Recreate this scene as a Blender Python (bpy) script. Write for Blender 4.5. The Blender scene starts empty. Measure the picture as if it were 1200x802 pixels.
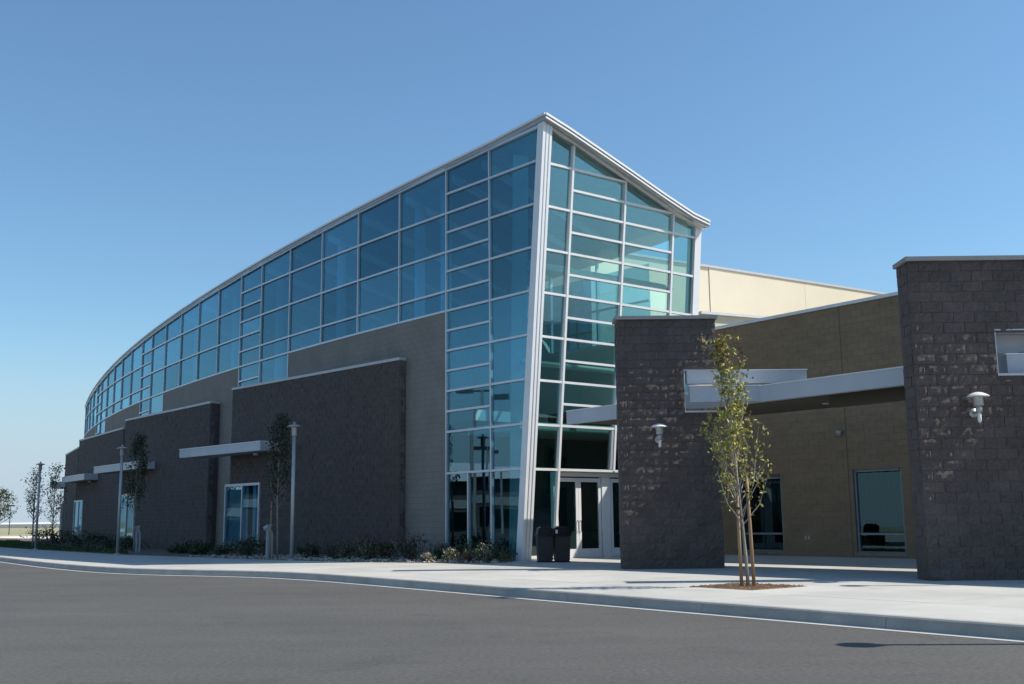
import bpy, bmesh, math, random
import numpy as np
from mathutils import Vector, Matrix, noise
R = random.Random(7)
SC = bpy.context.scene
COL = SC.collection
rad = math.radians

# ------------------------------------------------------------------ camera
CAM_H = 1.30
cd = bpy.data.cameras.new('camera'); cam = bpy.data.objects.new('camera', cd); COL.objects.link(cam)
cd.sensor_width = 36.0; cd.lens = 1270/1200*36.0
cd.clip_start = 0.05; cd.clip_end = 9000
P = rad(9.39); TH = math.atan(78/7460)
fwd = Vector((0, math.cos(P), math.sin(P))); up0 = Vector((0, -math.sin(P), math.cos(P))); rt0 = Vector((1, 0, 0))
rt = rt0*math.cos(TH)+(-up0)*math.sin(TH)*1.0
upv = rt0*math.sin(TH)+up0*math.cos(TH)
M = Matrix((rt, upv, -fwd)).transposed().to_4x4(); M.translation = Vector((0, 0, CAM_H))
cam.matrix_world = M
SC.camera = cam

# ------------------------------------------------------------------ sky and sun
SUN_EL, SUN_AZ = rad(48), rad(-2.5)          # azimuth measured from +X towards +Y
w = bpy.data.worlds.new('World'); SC.world = w; w.use_nodes = True
nt = w.node_tree; bg = nt.nodes['Background']
sky = nt.nodes.new('ShaderNodeTexSky'); sky.sky_type = 'NISHITA'; sky.sun_disc = False
sky.sun_elevation = SUN_EL; sky.sun_rotation = rad(90)-SUN_AZ
sky.altitude = 0; sky.air_density = 1.15; sky.dust_density = 0.45; sky.ozone_density = 7.5
tn = nt.nodes.new('ShaderNodeMix'); tn.data_type = 'RGBA'; tn.blend_type = 'MULTIPLY'; tn.inputs[0].default_value = 1.0
tn.inputs[7].default_value = (.98, 1.04, .96, 1)
nt.links.new(sky.outputs[0], tn.inputs[6]); 
tcw = nt.nodes.new('ShaderNodeTexCoord'); sxyz = nt.nodes.new('ShaderNodeSeparateXYZ'); nt.links.new(tcw.outputs['Generated'], sxyz.inputs[0])
hz = nt.nodes.new('ShaderNodeMapRange'); hz.inputs['From Min'].default_value = 0.0; hz.inputs['From Max'].default_value = .20; hz.inputs['To Min'].default_value = .92; hz.inputs['To Max'].default_value = 0.0
hz.interpolation_type = 'SMOOTHERSTEP'; nt.links.new(sxyz.outputs['Z'], hz.inputs['Value'])
hm = nt.nodes.new('ShaderNodeMix'); hm.data_type = 'RGBA'; hm.inputs[7].default_value = (3.2, 4.0, 4.75, 1)   # pale haze all round the horizon
nt.links.new(hz.outputs[0], hm.inputs[0]); nt.links.new(tn.outputs[2], hm.inputs[6]); nt.links.new(hm.outputs[2], bg.inputs[0]); bg.inputs[1].default_value = 0.136
sd = bpy.data.lights.new('sun', 'SUN'); sun = bpy.data.objects.new('sun', sd); COL.objects.link(sun)
sd.energy = 5.0; sd.angle = rad(0.5); sd.color = (1.0, 0.94, 0.85)
S = Vector((math.cos(SUN_AZ)*math.cos(SUN_EL), math.sin(SUN_AZ)*math.cos(SUN_EL), math.sin(SUN_EL)))
sun.rotation_euler = S.to_track_quat('Z', 'Y').to_euler(); sun.location = (30, 0, 40)
SC.view_settings.view_transform = 'Standard'; SC.view_settings.look = 'None'
SC.view_settings.exposure = 0.2; SC.view_settings.gamma = 1.0
SC.cycles.max_bounces = 10; SC.cycles.transparent_max_bounces = 24; SC.cycles.caustics_reflective = False; SC.cycles.caustics_refractive = False

# ------------------------------------------------------------------ materials
def mat(name, col, rough=0.7, metal=0.0, var=0.12, vscale=6.0, bump=0.0, bscale=30.0, col2=None, spec=0.5, fine=0.0, stretch=(1, 1, 1), perobj=0.0):
    m = bpy.data.materials.new(name); m.use_nodes = True; n = m.node_tree; L = n.links
    b = n.nodes['Principled BSDF']; b.inputs['Roughness'].default_value = rough; b.inputs['Metallic'].default_value = metal
    b.inputs['Specular IOR Level'].default_value = spec
    tc = n.nodes.new('ShaderNodeNewGeometry'); mp = n.nodes.new('ShaderNodeMapping'); mp.inputs['Scale'].default_value = stretch
    L.new(tc.outputs['Position'], mp.inputs['Vector'])
    nz = n.nodes.new('ShaderNodeTexNoise'); nz.inputs['Scale'].default_value = vscale; nz.inputs['Detail'].default_value = 6; nz.inputs['Roughness'].default_value = .6
    L.new(mp.outputs[0], nz.inputs['Vector'])
    c2 = col2 if col2 else tuple(c*(1-var*2) for c in col)
    rp = n.nodes.new('ShaderNodeValToRGB'); rp.color_ramp.elements[0].position = .3; rp.color_ramp.elements[1].position = .7
    rp.color_ramp.elements[0].color = (*c2, 1); rp.color_ramp.elements[1].color = (*[c*(1+var*.4) for c in col], 1)
    L.new(nz.outputs['Fac'], rp.inputs[0]); out = rp.outputs[0]
    if fine:
        n2 = n.nodes.new('ShaderNodeTexNoise'); n2.inputs['Scale'].default_value = bscale*1.3; n2.inputs['Detail'].default_value = 3
        L.new(tc.outputs['Position'], n2.inputs['Vector'])
        mr = n.nodes.new('ShaderNodeMapRange'); mr.inputs['From Min'].default_value = .3; mr.inputs['From Max'].default_value = .7
        mr.inputs['To Min'].default_value = 1-fine; mr.inputs['To Max'].default_value = 1+fine
        L.new(n2.outputs['Fac'], mr.inputs['Value'])
        mx = n.nodes.new('ShaderNodeVectorMath'); mx.operation = 'SCALE'; L.new(out, mx.inputs[0]); L.new(mr.outputs[0], mx.inputs['Scale']); out = mx.outputs[0]
    if perobj:
        oi = n.nodes.new('ShaderNodeObjectInfo'); mr = n.nodes.new('ShaderNodeMapRange')
        mr.inputs['To Min'].default_value = 1-perobj; mr.inputs['To Max'].default_value = 1+perobj
        L.new(oi.outputs['Random'], mr.inputs['Value'])
        mx = n.nodes.new('ShaderNodeVectorMath'); mx.operation = 'SCALE'; L.new(out, mx.inputs[0]); L.new(mr.outputs[0], mx.inputs['Scale']); out = mx.outputs[0]
    L.new(out, b.inputs['Base Color'])
    if bump:
        n3 = n.nodes.new('ShaderNodeTexNoise'); n3.inputs['Scale'].default_value = bscale; n3.inputs['Detail'].default_value = 8; n3.inputs['Roughness'].default_value = .65
        L.new(mp.outputs[0], n3.inputs['Vector'])
        bp = n.nodes.new('ShaderNodeBump'); bp.inputs['Strength'].default_value = bump; bp.inputs['Distance'].default_value = .02
        L.new(n3.outputs['Fac'], bp.inputs['Height']); L.new(bp.outputs[0], b.inputs['Normal'])
    return m

def glass(name, tint, gloss=(1, 1, 1), base=0.06):
    m = bpy.data.materials.new(name); m.use_nodes = True; n = m.node_tree; L = n.links
    n.nodes.remove(n.nodes['Principled BSDF']); o = n.nodes['Material Output']
    tr = n.nodes.new('ShaderNodeBsdfTransparent'); tr.inputs[0].default_value = (*tint, 1)
    gl = n.nodes.new('ShaderNodeBsdfGlossy'); gl.inputs[0].default_value = (*gloss, 1); gl.inputs['Roughness'].default_value = 0.0
    geo = n.nodes.new('ShaderNodeNewGeometry')
    nz = n.nodes.new('ShaderNodeTexNoise'); nz.inputs['Scale'].default_value = .55; nz.inputs['Detail'].default_value = 1
    L.new(geo.outputs['Position'], nz.inputs['Vector'])
    bp = n.nodes.new('ShaderNodeBump'); bp.inputs['Strength'].default_value = .07; bp.inputs['Distance'].default_value = .03
    L.new(nz.outputs['Fac'], bp.inputs['Height'])
    oi = n.nodes.new('ShaderNodeObjectInfo'); wn = n.nodes.new('ShaderNodeTexWhiteNoise'); wn.noise_dimensions = '1D'; L.new(oi.outputs['Random'], wn.inputs['W'])
    sb = n.nodes.new('ShaderNodeVectorMath'); sb.operation = 'SUBTRACT'; L.new(wn.outputs['Color'], sb.inputs[0]); sb.inputs[1].default_value = (.5, .5, .5)
    ma = n.nodes.new('ShaderNodeVectorMath'); ma.operation = 'MULTIPLY_ADD'; L.new(sb.outputs[0], ma.inputs[0]); ma.inputs[1].default_value = (.022, .022, .022); L.new(bp.outputs[0], ma.inputs[2])
    nm = n.nodes.new('ShaderNodeVectorMath'); nm.operation = 'NORMALIZE'; L.new(ma.outputs[0], nm.inputs[0]); L.new(nm.outputs[0], gl.inputs['Normal'])
    vr = n.nodes.new('ShaderNodeMapRange'); vr.inputs['To Min'].default_value = .80; vr.inputs['To Max'].default_value = 1.16; L.new(oi.outputs['Random'], vr.inputs['Value'])
    for sh, c_ in ((tr, tint), (gl, gloss)):     # each pane is a slightly different batch
        q = n.nodes.new('ShaderNodeVectorMath'); q.operation = 'SCALE'; q.inputs[0].default_value = c_; L.new(vr.outputs[0], q.inputs['Scale']); L.new(q.outputs[0], sh.inputs[0])
    def mth(op, a, b=None):
        q = n.nodes.new('ShaderNodeMath'); q.operation = op
        for k, v in enumerate((a, b)):
            if v is None: continue
            if isinstance(v, (int, float)): q.inputs[k].default_value = v
            else: L.new(v, q.inputs[k])
        return q.outputs[0]
    dt = n.nodes.new('ShaderNodeVectorMath'); dt.operation = 'DOT_PRODUCT'; L.new(geo.outputs['Normal'], dt.inputs[0]); L.new(geo.outputs['Incoming'], dt.inputs[1])
    c5 = mth('POWER', mth('SUBTRACT', 1.0, mth('ABSOLUTE', dt.outputs['Value'])), 4.0)
    fac = mth('MULTIPLY', mth('ADD', base, mth('MULTIPLY', c5, 1.0-base)), mth('SUBTRACT', 1.0, geo.outputs['Backfacing']))
    class _A: outputs = [fac]
    ad = _A
    mx = n.nodes.new('ShaderNodeMixShader'); L.new(ad.outputs[0], mx.inputs[0]); L.new(tr.outputs[0], mx.inputs[1]); L.new(gl.outputs[0], mx.inputs[2])
    L.new(mx.outputs[0], o.inputs[0]); return m

MT = {}
MT['dark_block'] = mat('dark split face block', (.110, .087, .080), .85, var=.13, vscale=2.0, bump=.9, bscale=22, fine=.22, perobj=.10)
MT['grey_block'] = mat('smooth grey block', (.25, .228, .20), .85, var=.08, vscale=1.2, bump=.25, bscale=40, fine=.10)
MT['dark_wall'] = mat('dark block masonry', (.104, .083, .077), .85, var=.17, vscale=2.6, bump=.6, bscale=25, fine=.25, stretch=(1, 1, 2.2))
MT['olive_block'] = mat('tan grey block', (.285, .20, .125), .85, var=.10, vscale=1.5, bump=.3, bscale=35, fine=.14, stretch=(1, 1, 2.5))
MT['mortar'] = mat('mortar', (.15, .13, .12), .9, var=.05)
MT['mortar_light'] = mat('light mortar', (.12, .11, .10), .9, var=.05)
MT['cream'] = mat('cream stucco', (.74, .655, .50), .85, var=.03, vscale=.7, bump=.1, bscale=50)
MT['white'] = mat('white painted metal', (.80, .80, .80), .35, var=.03, vscale=2)
MT['frame'] = mat('pale aluminium frame', (.55, .58, .62), .35, metal=.3, var=.03)
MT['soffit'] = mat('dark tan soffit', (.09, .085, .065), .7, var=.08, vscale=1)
MT['fascia'] = mat('pale metal fascia', (.50, .52, .56), .45, metal=.1, var=.05, vscale=1.2)
MT['roof_metal'] = mat('weathered roof metal', (.42, .42, .41), .45, metal=.4, var=.08, vscale=3)
MT['coping'] = mat('light metal coping', (.52, .52, .52), .5, metal=.1, var=.05)
MT['coping_dark'] = mat('grey stone coping', (.30, .29, .29), .7, var=.05)
MT['asphalt'] = mat('asphalt', (.088, .085, .077), .85, var=.11, vscale=.22, bump=.35, bscale=120, fine=.22)
def asphalt():
    m = mat('asphalt', (.094, .091, .083), .85, var=.10, vscale=.22, bump=.5, bscale=90, fine=.25); n = m.node_tree; L = n.links
    b = n.nodes['Principled BSDF']; src = b.inputs['Base Color'].links[0].from_socket
    geo = n.nodes.new('ShaderNodeNewGeometry'); mp = n.nodes.new('ShaderNodeMapping'); mp.inputs['Rotation'].default_value = (0, 0, rad(52)); mp.inputs['Scale'].default_value = (.10, .9, 1)
    L.new(geo.outputs['Position'], mp.inputs['Vector'])
    def fac(scale, det, lo, hi, a_, b_, vec, dist=0.0):
        t = n.nodes.new('ShaderNodeTexNoise'); t.inputs['Scale'].default_value = scale; t.inputs['Detail'].default_value = det; t.inputs['Distortion'].default_value = dist; L.new(vec, t.inputs['Vector'])
        q = n.nodes.new('ShaderNodeMapRange'); q.inputs['From Min'].default_value = lo; q.inputs['From Max'].default_value = hi; q.inputs['To Min'].default_value = a_; q.inputs['To Max'].default_value = b_; L.new(t.outputs['Fac'], q.inputs['Value']); return q.outputs[0]
    f1 = fac(1.2, 5, .35, .68, .93, 1.05, mp.outputs[0], .4)     # long worn wheel streaks
    f2 = fac(.9, 8, .56, .66, 1.0, .88, geo.outputs['Position'], 1.5)  # darker oily patches
    f3 = fac(20, 4, .3, .7, .74, 1.28, geo.outputs['Position'])   # coarse aggregate
    v = n.nodes.new('ShaderNodeTexVoronoi'); v.feature = 'DISTANCE_TO_EDGE'; v.inputs['Scale'].default_value = .16
    wn = n.nodes.new('ShaderNodeTexNoise'); wn.inputs['Scale'].default_value = 1.1; wn.inputs['Detail'].default_value = 5; L.new(geo.outputs['Position'], wn.inputs['Vector'])
    vm = n.nodes.new('ShaderNodeVectorMath'); vm.operation = 'MULTIPLY_ADD'; vm.inputs[1].default_value = (1.6, 1.6, 0); L.new(wn.outputs['Color'], vm.inputs[0]); L.new(geo.outputs['Position'], vm.inputs[2]); L.new(vm.outputs[0], v.inputs['Vector'])
    cq = n.nodes.new('ShaderNodeMapRange'); cq.inputs['From Min'].default_value = .0; cq.inputs['From Max'].default_value = .0035; cq.inputs['To Min'].default_value = .82; cq.inputs['To Max'].default_value = 1; L.new(v.outputs['Distance'], cq.inputs['Value'])
    out = src
    for f in (f1, f2, f3, cq.outputs[0]):
        s_ = n.nodes.new('ShaderNodeVectorMath'); s_.operation = 'SCALE'; L.new(out, s_.inputs[0]); L.new(f, s_.inputs['Scale']); out = s_.outputs[0]
    L.new(out, b.inputs['Base Color']); return m
MT['asphalt'] = asphalt()
MT['concrete'] = mat('pavement concrete', (.485, .475, .435), .85, var=.09, vscale=.7, bump=.15, bscale=60, fine=.05, perobj=.05)
MT['kerb'] = mat('kerb concrete', (.40, .385, .35), .85, var=.10, vscale=2.0, bump=.2, bscale=60, fine=.10, perobj=.05)
MT['gutter'] = mat('gutter concrete', (.50, .50, .47), .85, var=.08, vscale=2.0)
MT['soil'] = mat('planting soil', (.17, .13, .10), .95, var=.25, vscale=5, bump=.8, bscale=12, fine=.3)
MT['rubble'] = mat('pale rock', (.42, .37, .31), .9, var=.2, vscale=8)
MT['decomposed'] = mat('brown gravel', (.26, .16, .09), .95, var=.2, vscale=8, bump=.6, bscale=40, fine=.25)
MT['grass'] = mat('grass', (.055, .105, .026), .8, var=.3, vscale=3)
MT['dirt'] = mat('dry ground', (.34, .29, .20), .95, var=.15, vscale=.02, col2=(.27, .26, .15))
MT['straw'] = mat('dry grass field', (.33, .33, .15), .95, var=.2, vscale=.03)
MT['pale_paving'] = mat('pale distant paving', (.72, .66, .58), .9, var=.05, vscale=.05)
MT['leaf'] = mat('yellow green leaves', (.42, .38, .07), .6, var=.40, vscale=4, col2=(.19, .22, .05))
MT['leaf_orange'] = mat('autumn leaves', (.22, .12, .02), .6, var=.3, vscale=6)
MT['leaf_dark'] = mat('dark green leaves', (.040, .062, .022), .6, var=.35, vscale=4)
MT['shrub'] = mat('shrub leaves', (.045, .070, .025), .6, var=.4, vscale=6)
MT['sage'] = mat('light green leaves', (.10, .13, .05), .6, var=.3, vscale=6)
MT['red'] = mat('red blossom', (.42, .02, .02), .6, var=.3, vscale=9)
MT['pink'] = mat('pale blossom', (.70, .55, .45), .6, var=.2, vscale=9)
MT['bark'] = mat('pale bark', (.34, .30, .25), .9, var=.2, vscale=12, bump=.4, bscale=30)
MT['stake'] = mat('wooden stake', (.33, .22, .12), .8, var=.15, vscale=5, stretch=(4, 4, .6))
MT['wrap'] = mat('pale pipe paint', (.36, .38, .40), .7, var=.06)
MT['post'] = mat('grey painted steel', (.42, .43, .43), .4, metal=.3, var=.05)
MT['post_dark'] = mat('dark painted steel', (.05, .05, .055), .4, metal=.3, var=.05)
MT['bin'] = mat('dark plastic', (.035, .033, .034), .45, var=.1, vscale=8)
MT['black'] = mat('black metal', (.012, .012, .013), .35, metal=.3, var=.05)
MT['interior'] = mat('interior plaster', (.62, .64, .56), .9, var=.04)
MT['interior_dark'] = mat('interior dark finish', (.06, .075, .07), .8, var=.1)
MT['interior_floor'] = mat('interior floor', (.16, .15, .13), .5, var=.1)
MT['steel'] = mat('white roof steel', (.60, .62, .62), .5, var=.04)
MT['blind_dark'] = mat('dim blind', (.26, .36, .36), .8, var=.2)
MT['curtain'] = mat('vertical blind', (.45, .55, .52), .8, var=.08)
MT['glass'] = glass('blue green glazing', (.55, .78, .88), gloss=(.44, .80, 1.0), base=.145)
MT['glass_dark'] = glass('dark green glazing', (.50, .68, .68), gloss=(.75, .95, .97), base=.08)
MT['glass_front'] = glass('pale green blue glazing', (.71, .90, .89), gloss=(.58, .90, 1.0), base=.20)  # brighter copy of the long wall glazing, stronger sky reflection put into its colour
MT['glass_wing'] = glass('dark blue glazing', (.40, .55, .60), gloss=(.55, .90, 1.0), base=.07)
MT['frame_dark'] = mat('dull bronze frame', (.20, .25, .27), .4, metal=.3, var=.05)
MT['lens'] = mat('frosted lens', (.55, .57, .57), .3, var=.02)

# ------------------------------------------------------------------ helpers
def link(o, parent=None):
    COL.objects.link(o)
    if parent is not None: o.parent = parent
    return o
def mesh_from(bm, name, m, smooth=False):
    me = bpy.data.meshes.new(name)
    bmesh.ops.recalc_face_normals(bm, faces=bm.faces[:])
    if smooth:
        for f in bm.faces: f.smooth = True
    bm.to_mesh(me); bm.free()
    for x in (m if isinstance(m, (list, tuple)) else [m]): me.materials.append(MT[x] if isinstance(x, str) else x)
    return me
def obj(name, bm, m, parent=None, world=True, smooth=False, **kw):
    """bm in world coordinates (or local if world=False)"""
    if world and parent is not None:
        mw = root_matrix(parent).inverted(); bm.transform(mw)
    o = bpy.data.objects.new(name, mesh_from(bm, name, m, smooth)); link(o, parent)
    for k, v in kw.items(): o[k] = v
    return o
def root_matrix(o):
    m = Matrix.LocRotScale(o.location, o.rotation_euler, o.scale)
    return root_matrix(o.parent) @ m if o.parent else m
def thing(name, label, cat, loc=(0, 0, 0), rz=0, group=None):
    o = bpy.data.objects.new(name, None); COL.objects.link(o); o.location = loc; o.rotation_euler = (0, 0, rz)
    o.empty_display_size = .3
    o['label'] = label; o['category'] = cat
    if group: o['group'] = group
    return o
def dup(root, loc, rz=0, label=None, group=None, scale=None):
    r = root.copy(); COL.objects.link(r); r.location = loc; r.rotation_euler = (0, 0, rz)
    if scale: r.scale = (scale,)*3 if not isinstance(scale, tuple) else scale
    if label: r['label'] = label
    if group: r['group'] = group
    for ch in list(root.children):
        c = ch.copy(); COL.objects.link(c); c.parent = r
        for g in list(ch.children):
            d = g.copy(); COL.objects.link(d); d.parent = c
    return r
def V(*a): return Vector(a)
def hexa(bm, c8):
    v = [bm.verts.new(p) for p in c8]
    for f in ((0, 1, 2, 3), (4, 7, 6, 5), (0, 4, 5, 1), (1, 5, 6, 2), (2, 6, 7, 3), (3, 7, 4, 0)):
        bm.faces.new([v[i] for i in f])
    return v
def box(bm, x0, x1, y0, y1, z0, z1):
    return hexa(bm, [(x0, y0, z0), (x1, y0, z0), (x1, y1, z0), (x0, y1, z0), (x0, y0, z1), (x1, y0, z1), (x1, y1, z1), (x0, y1, z1)])
def prism(bm, pts, z0, z1):
    """vertical prism over a plan polygon"""
    a = [bm.verts.new((p[0], p[1], z0)) for p in pts]; b = [bm.verts.new((p[0], p[1], z1)) for p in pts]
    n = len(pts); bm.faces.new(a[::-1]); bm.faces.new(b)
    for i in range(n): bm.faces.new([a[i], a[(i+1) % n], b[(i+1) % n], b[i]])
def beam(bm, p, q, side, sw, out, o0, o1):
    """box from p to q, half width sw along side, spanning o0..o1 along out"""
    p, q, side, out = Vector(p), Vector(q), Vector(side).normalized(), Vector(out).normalized()
    c = []
    for e_ in (p, q):
        c += [e_-side*sw+out*o0, e_+side*sw+out*o0, e_+side*sw+out*o1, e_-side*sw+out*o1]
    return hexa(bm, c)
def slab(bm, pts, thick_vec):
    """polygon extruded by a vector"""
    a = [bm.verts.new(p) for p in pts]; b = [bm.verts.new(Vector(p)+Vector(thick_vec)) for p in pts]
    n = len(pts); bm.faces.new(a[::-1]); bm.faces.new(b)
    for i in range(n): bm.faces.new([a[i], a[(i+1) % n], b[(i+1) % n], b[i]])
def tube(bm, pts, radii, seg=8, cap=True):
    rings = []
    for i, p in enumerate(pts):
        p = Vector(p)
        d = (Vector(pts[min(i+1, len(pts)-1)])-Vector(pts[max(i-1, 0)])).normalized()
        a = d.cross(Vector((0, 0, 1)) if abs(d.z) < .95 else Vector((1, 0, 0))).normalized(); b = d.cross(a)
        rings.append([bm.verts.new(p+(a*math.cos(t)+b*math.sin(t))*radii[i]) for t in [2*math.pi*k/seg for k in range(seg)]])
    for r0, r1 in zip(rings, rings[1:]):
        for k in range(seg): bm.faces.new([r0[k], r0[(k+1) % seg], r1[(k+1) % seg], r1[k]])
    if cap: bm.faces.new(rings[0][::-1]); bm.faces.new(rings[-1])
def lathe(bm, prof, seg=20, c=(0, 0, 0)):
    rings = []
    for r, z in prof:
        rings.append([bm.verts.new((c[0]+r*math.cos(2*math.pi*k/seg), c[1]+r*math.sin(2*math.pi*k/seg), c[2]+z)) for k in range(seg)])
    for r0, r1 in zip(rings, rings[1:]):
        for k in range(seg): bm.faces.new([r0[k], r0[(k+1) % seg], r1[(k+1) % seg], r1[k]])
    bm.faces.new(rings[0][::-1]); bm.faces.new(rings[-1])
def B(): return bmesh.new()

# ================================================================== GROUND
def struct(name, bm, m, parent=None, smooth=False):
    o = obj(name, bm, m, parent, smooth=smooth); o['kind'] = 'structure'; return o
def sheet(name, pts, z, m):
    bm = B(); bm.faces.new([bm.verts.new((p[0], p[1], z)) for p in pts]); bmesh.ops.triangulate(bm, faces=bm.faces[:]); return struct(name, bm, m)
sheet('ground', [(-4000, -4000), (4000, -4000), (4000, 6000), (-4000, 6000)], -.03, 'dirt')
KERB = [(15.2, -1.2), (9.2, 6.7), (5.37, 11.81), (4.25, 13.35), (2.95, 15.15), (1.35, 17.35), (-.10, 19.35), (-1.78, 21.75), (-3.3, 23.85), (-4.3, 25.2), (-5.2, 26.25),
        (-6.3, 27.3), (-7.8, 28.2), (-9.4, 29.1), (-10.9, 30.3), (-12.3, 31.8), (-14.8, 35.0), (-19.3, 41.5), (-26, 51.5), (-36, 67), (-48, 87)]
sheet('road', [(15.2, -1.2), (26, -16), (60, -60), (-200, -60), (-200, 87), (-48, 87)] + KERB[::-1][1:-1], 0.0, 'asphalt')
sheet('distant_lane', [(-400, 112), (-38, 112), (60, 116), (60, 140), (-400, 165)], 0.004, 'pale_paving')
sheet('dry_field', [(-500, 200), (400, 200), (400, 330), (-500, 330)], 0.0, 'straw')
# smooth & resample kerb
def chaikin(p, n=2):
    for _ in range(n):
        q = [p[0]]
        for a, b in zip(p, p[1:]):
            q += [(a[0]*.75+b[0]*.25, a[1]*.75+b[1]*.25), (a[0]*.25+b[0]*.75, a[1]*.25+b[1]*.75)]
        q.append(p[-1]); p = q
    return p
def resample(p, step):
    out = [Vector(p[0])]; acc = 0
    for a, b in zip(p, p[1:]):
        a, b = Vector(a), Vector(b); L = (b-a).length; t = step-acc
        while t <= L: out.append(a+(b-a)*t/L); t += step
        acc = (acc+L) % step
    return out
kp = resample(KERB[:1]+chaikin(KERB, 2)[1:], .75)
def offs(p, d):  # offset to building side (left of travel reversed)
    o = []
    for i in range(len(p)):
        t = (p[min(i+1, len(p)-1)]-p[max(i-1, 0)]).normalized(); nrm = Vector((t.y, -t.x)); o.append(p[i]+nrm*d)
    return o
KO = offs(kp, .16); KI0 = offs(kp, .012); GUT = offs(kp, -.17)
kroot = None
bm = B()
for i in range(len(kp)-1):
    bm.faces.new([bm.verts.new((*kp[i], .0)), bm.verts.new((*kp[i+1], .0)), bm.verts.new((*KO[i+1], .0)), bm.verts.new((*KO[i], .0))])
kerb_root = struct('kerb', bm, 'mortar')
def strip(bm, a, b, c, d, i0, i1, z0, z1a, z1b, z1c):
    # kerb profile: foot a(z0)->a top(z1a) -> b(z1b) ->c(z1c), closed ends
    secs = []
    for i in range(i0, i1+1):
        secs.append([bm.verts.new((*a[i], z0)), bm.verts.new((*b[i], z1a)), bm.verts.new((*c[i], z1b)), bm.verts.new((*d[i], z1c)), bm.verts.new((*d[i], z0-.05))])
    for s, t in zip(secs, secs[1:]):
        for k in range(4): bm.faces.new([s[k], s[k+1], t[k+1], t[k]])
    bm.faces.new(secs[0]); bm.faces.new(secs[-1][::-1])
K1 = offs(kp, .025); K2 = offs(kp, .045)
step = 4
for i in range(0, len(kp)-1, step):
    j = min(i+step, len(kp)-1)
    bm = B(); strip(bm, kp, K1, K2, KO, i, j, 0, .135, .154, .156)
    # shrink slightly for the joint
    ctr = sum((v.co for v in bm.verts), Vector())/len(bm.verts); d = (kp[j]-kp[i]).to_3d(); L = d.length
    for v in bm.verts:
        u = (v.co-ctr).dot(d)/L; v.co -= d/L*math.copysign(min(.004, abs(u)), u) if abs(u) > L*.3 else Vector()
    o = obj('kerb_stone', bm, 'kerb', kerb_root)
bm = B()
for i in range(len(kp)-1):
    bm.faces.new([bm.verts.new((*kp[i], .006)), bm.verts.new((*kp[i+1], .006)), bm.verts.new((*GUT[i+1], .004)), bm.verts.new((*GUT[i], .004))])
struct('gutter', bm, 'gutter')
# pavement slabs
INNER = [(-50, 90), (-36, 72), (-24.2, 55.3), (-16.0, 44.3), (-12.6, 40.6), (-7.1, 35.0), (-4.9, 32.9), (-2.9, 31.6), (-.6, 30.7), (.05, 32.7), (9.0, 42.0), (40, 30), (40, -1.2)]
PAVE = [(p.x, p.y) for p in KO] + INNER
bm = B(); bm.faces.new([bm.verts.new((x, y, .135)) for x, y in PAVE]); bmesh.ops.triangulate(bm, faces=bm.faces[:])
pave = struct('sidewalk', bm, 'mortar')
ax = Vector((.6115, -.7912)); ay = Vector((.7912, .6115)); org = Vector((5.37, 11.81))
def clip_half(poly, n, c):
    out = []
    for i in range(len(poly)):
        a, b = poly[i], poly[(i+1) % len(poly)]; da, db = a.dot(n)-c, b.dot(n)-c
        if da >= 0: out.append(a)
        if (da >= 0) != (db >= 0): out.append(a+(b-a)*(da/(da-db)))
    return out
PV = [Vector(p) for p in PAVE]
nslab = 0; far_bm = B()
CW, CH, GAP = 2.4, 2.2, .010
for iu in range(-34, 8):
    for iv in range(-6, 20):
        u0, v0 = iu*CW, iv*CH
        poly = [v-org for v in PV]
        for n, c in ((ax, u0+GAP/2), (-ax, -(u0+CW)+GAP/2), (ay, v0+GAP/2), (-ay, -(v0+CH)+GAP/2)):
            poly = clip_half(poly, n, c)
            if len(poly) < 3: break
        if len(poly) < 3: continue
        pts = []
        for q in poly:
            q = q+org
            if not pts or (q-pts[-1]).length > .004: pts.append(q)
        if len(pts) > 2 and (pts[0]-pts[-1]).length < .004: pts.pop()
        if len(pts) < 3: continue
        cx = sum((q.x for q in pts))/len(pts); cy = sum((q.y for q in pts))/len(pts)
        if cx > 15 or cy > 47 or cx < -24: tgt = far_bm
        else: tgt = None
        bm = tgt if tgt else B()
        dz = R.uniform(-.0015, .0015)
        prism(bm, pts, .136, .15+dz)
        if not tgt:
            if nslab >= 290: 
                me = mesh_from(bm, 'tmp', 'concrete'); far_bm.from_mesh(me)
            else: obj('paving_slab', bm, 'concrete', pave); nslab += 1
o = obj('distant_paving_slabs', far_bm, 'concrete', pave); o['kind'] = 'stuff'

# beds and lawn
def curve_pos(s):
    a0 = rad(49.03); k = rad(.2923)
    if s <= 0:
        a = rad(48.6); return Vector((-2.18-math.cos(a)*s, 35.397+math.sin(a)*s)), a
    x, y = -2.18, 35.397; n = max(1, int(s/.25)); h = s/n
    for i in range(n):
        a = a0+k*(i+.5)*h; x -= math.cos(a)*h; y += math.sin(a)*h
    return Vector((x, y)), a0+k*s
BED = [(.1, 33.2), (-.55, 30.72), (-2.88, 31.62), (-4.88, 32.92), (-7.08, 35.02), (-12.58, 40.62), (-15.98, 44.32), (-24.18, 55.32), (-36, 72), (-50, 90), (-60, 120), (-36, 95), (-25, 66), (-12, 46), (-2, 35.6)]
sheet('planting_bed', BED, .148, 'soil')
LAWN = [(-15.6, 44.8), (-24.1, 55.6), (-36, 72.3), (-50, 90.3), (-70, 94), (-42, 93), (-35.5, 80), (-30.5, 70.5), (-23.5, 58.6), (-18.5, 51.0)]
bm = B(); bm.faces.new([bm.verts.new((x, y, .165)) for x, y in LAWN]); bmesh.ops.triangulate(bm, faces=bm.faces[:]); struct('lawn', bm, 'grass')
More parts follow.
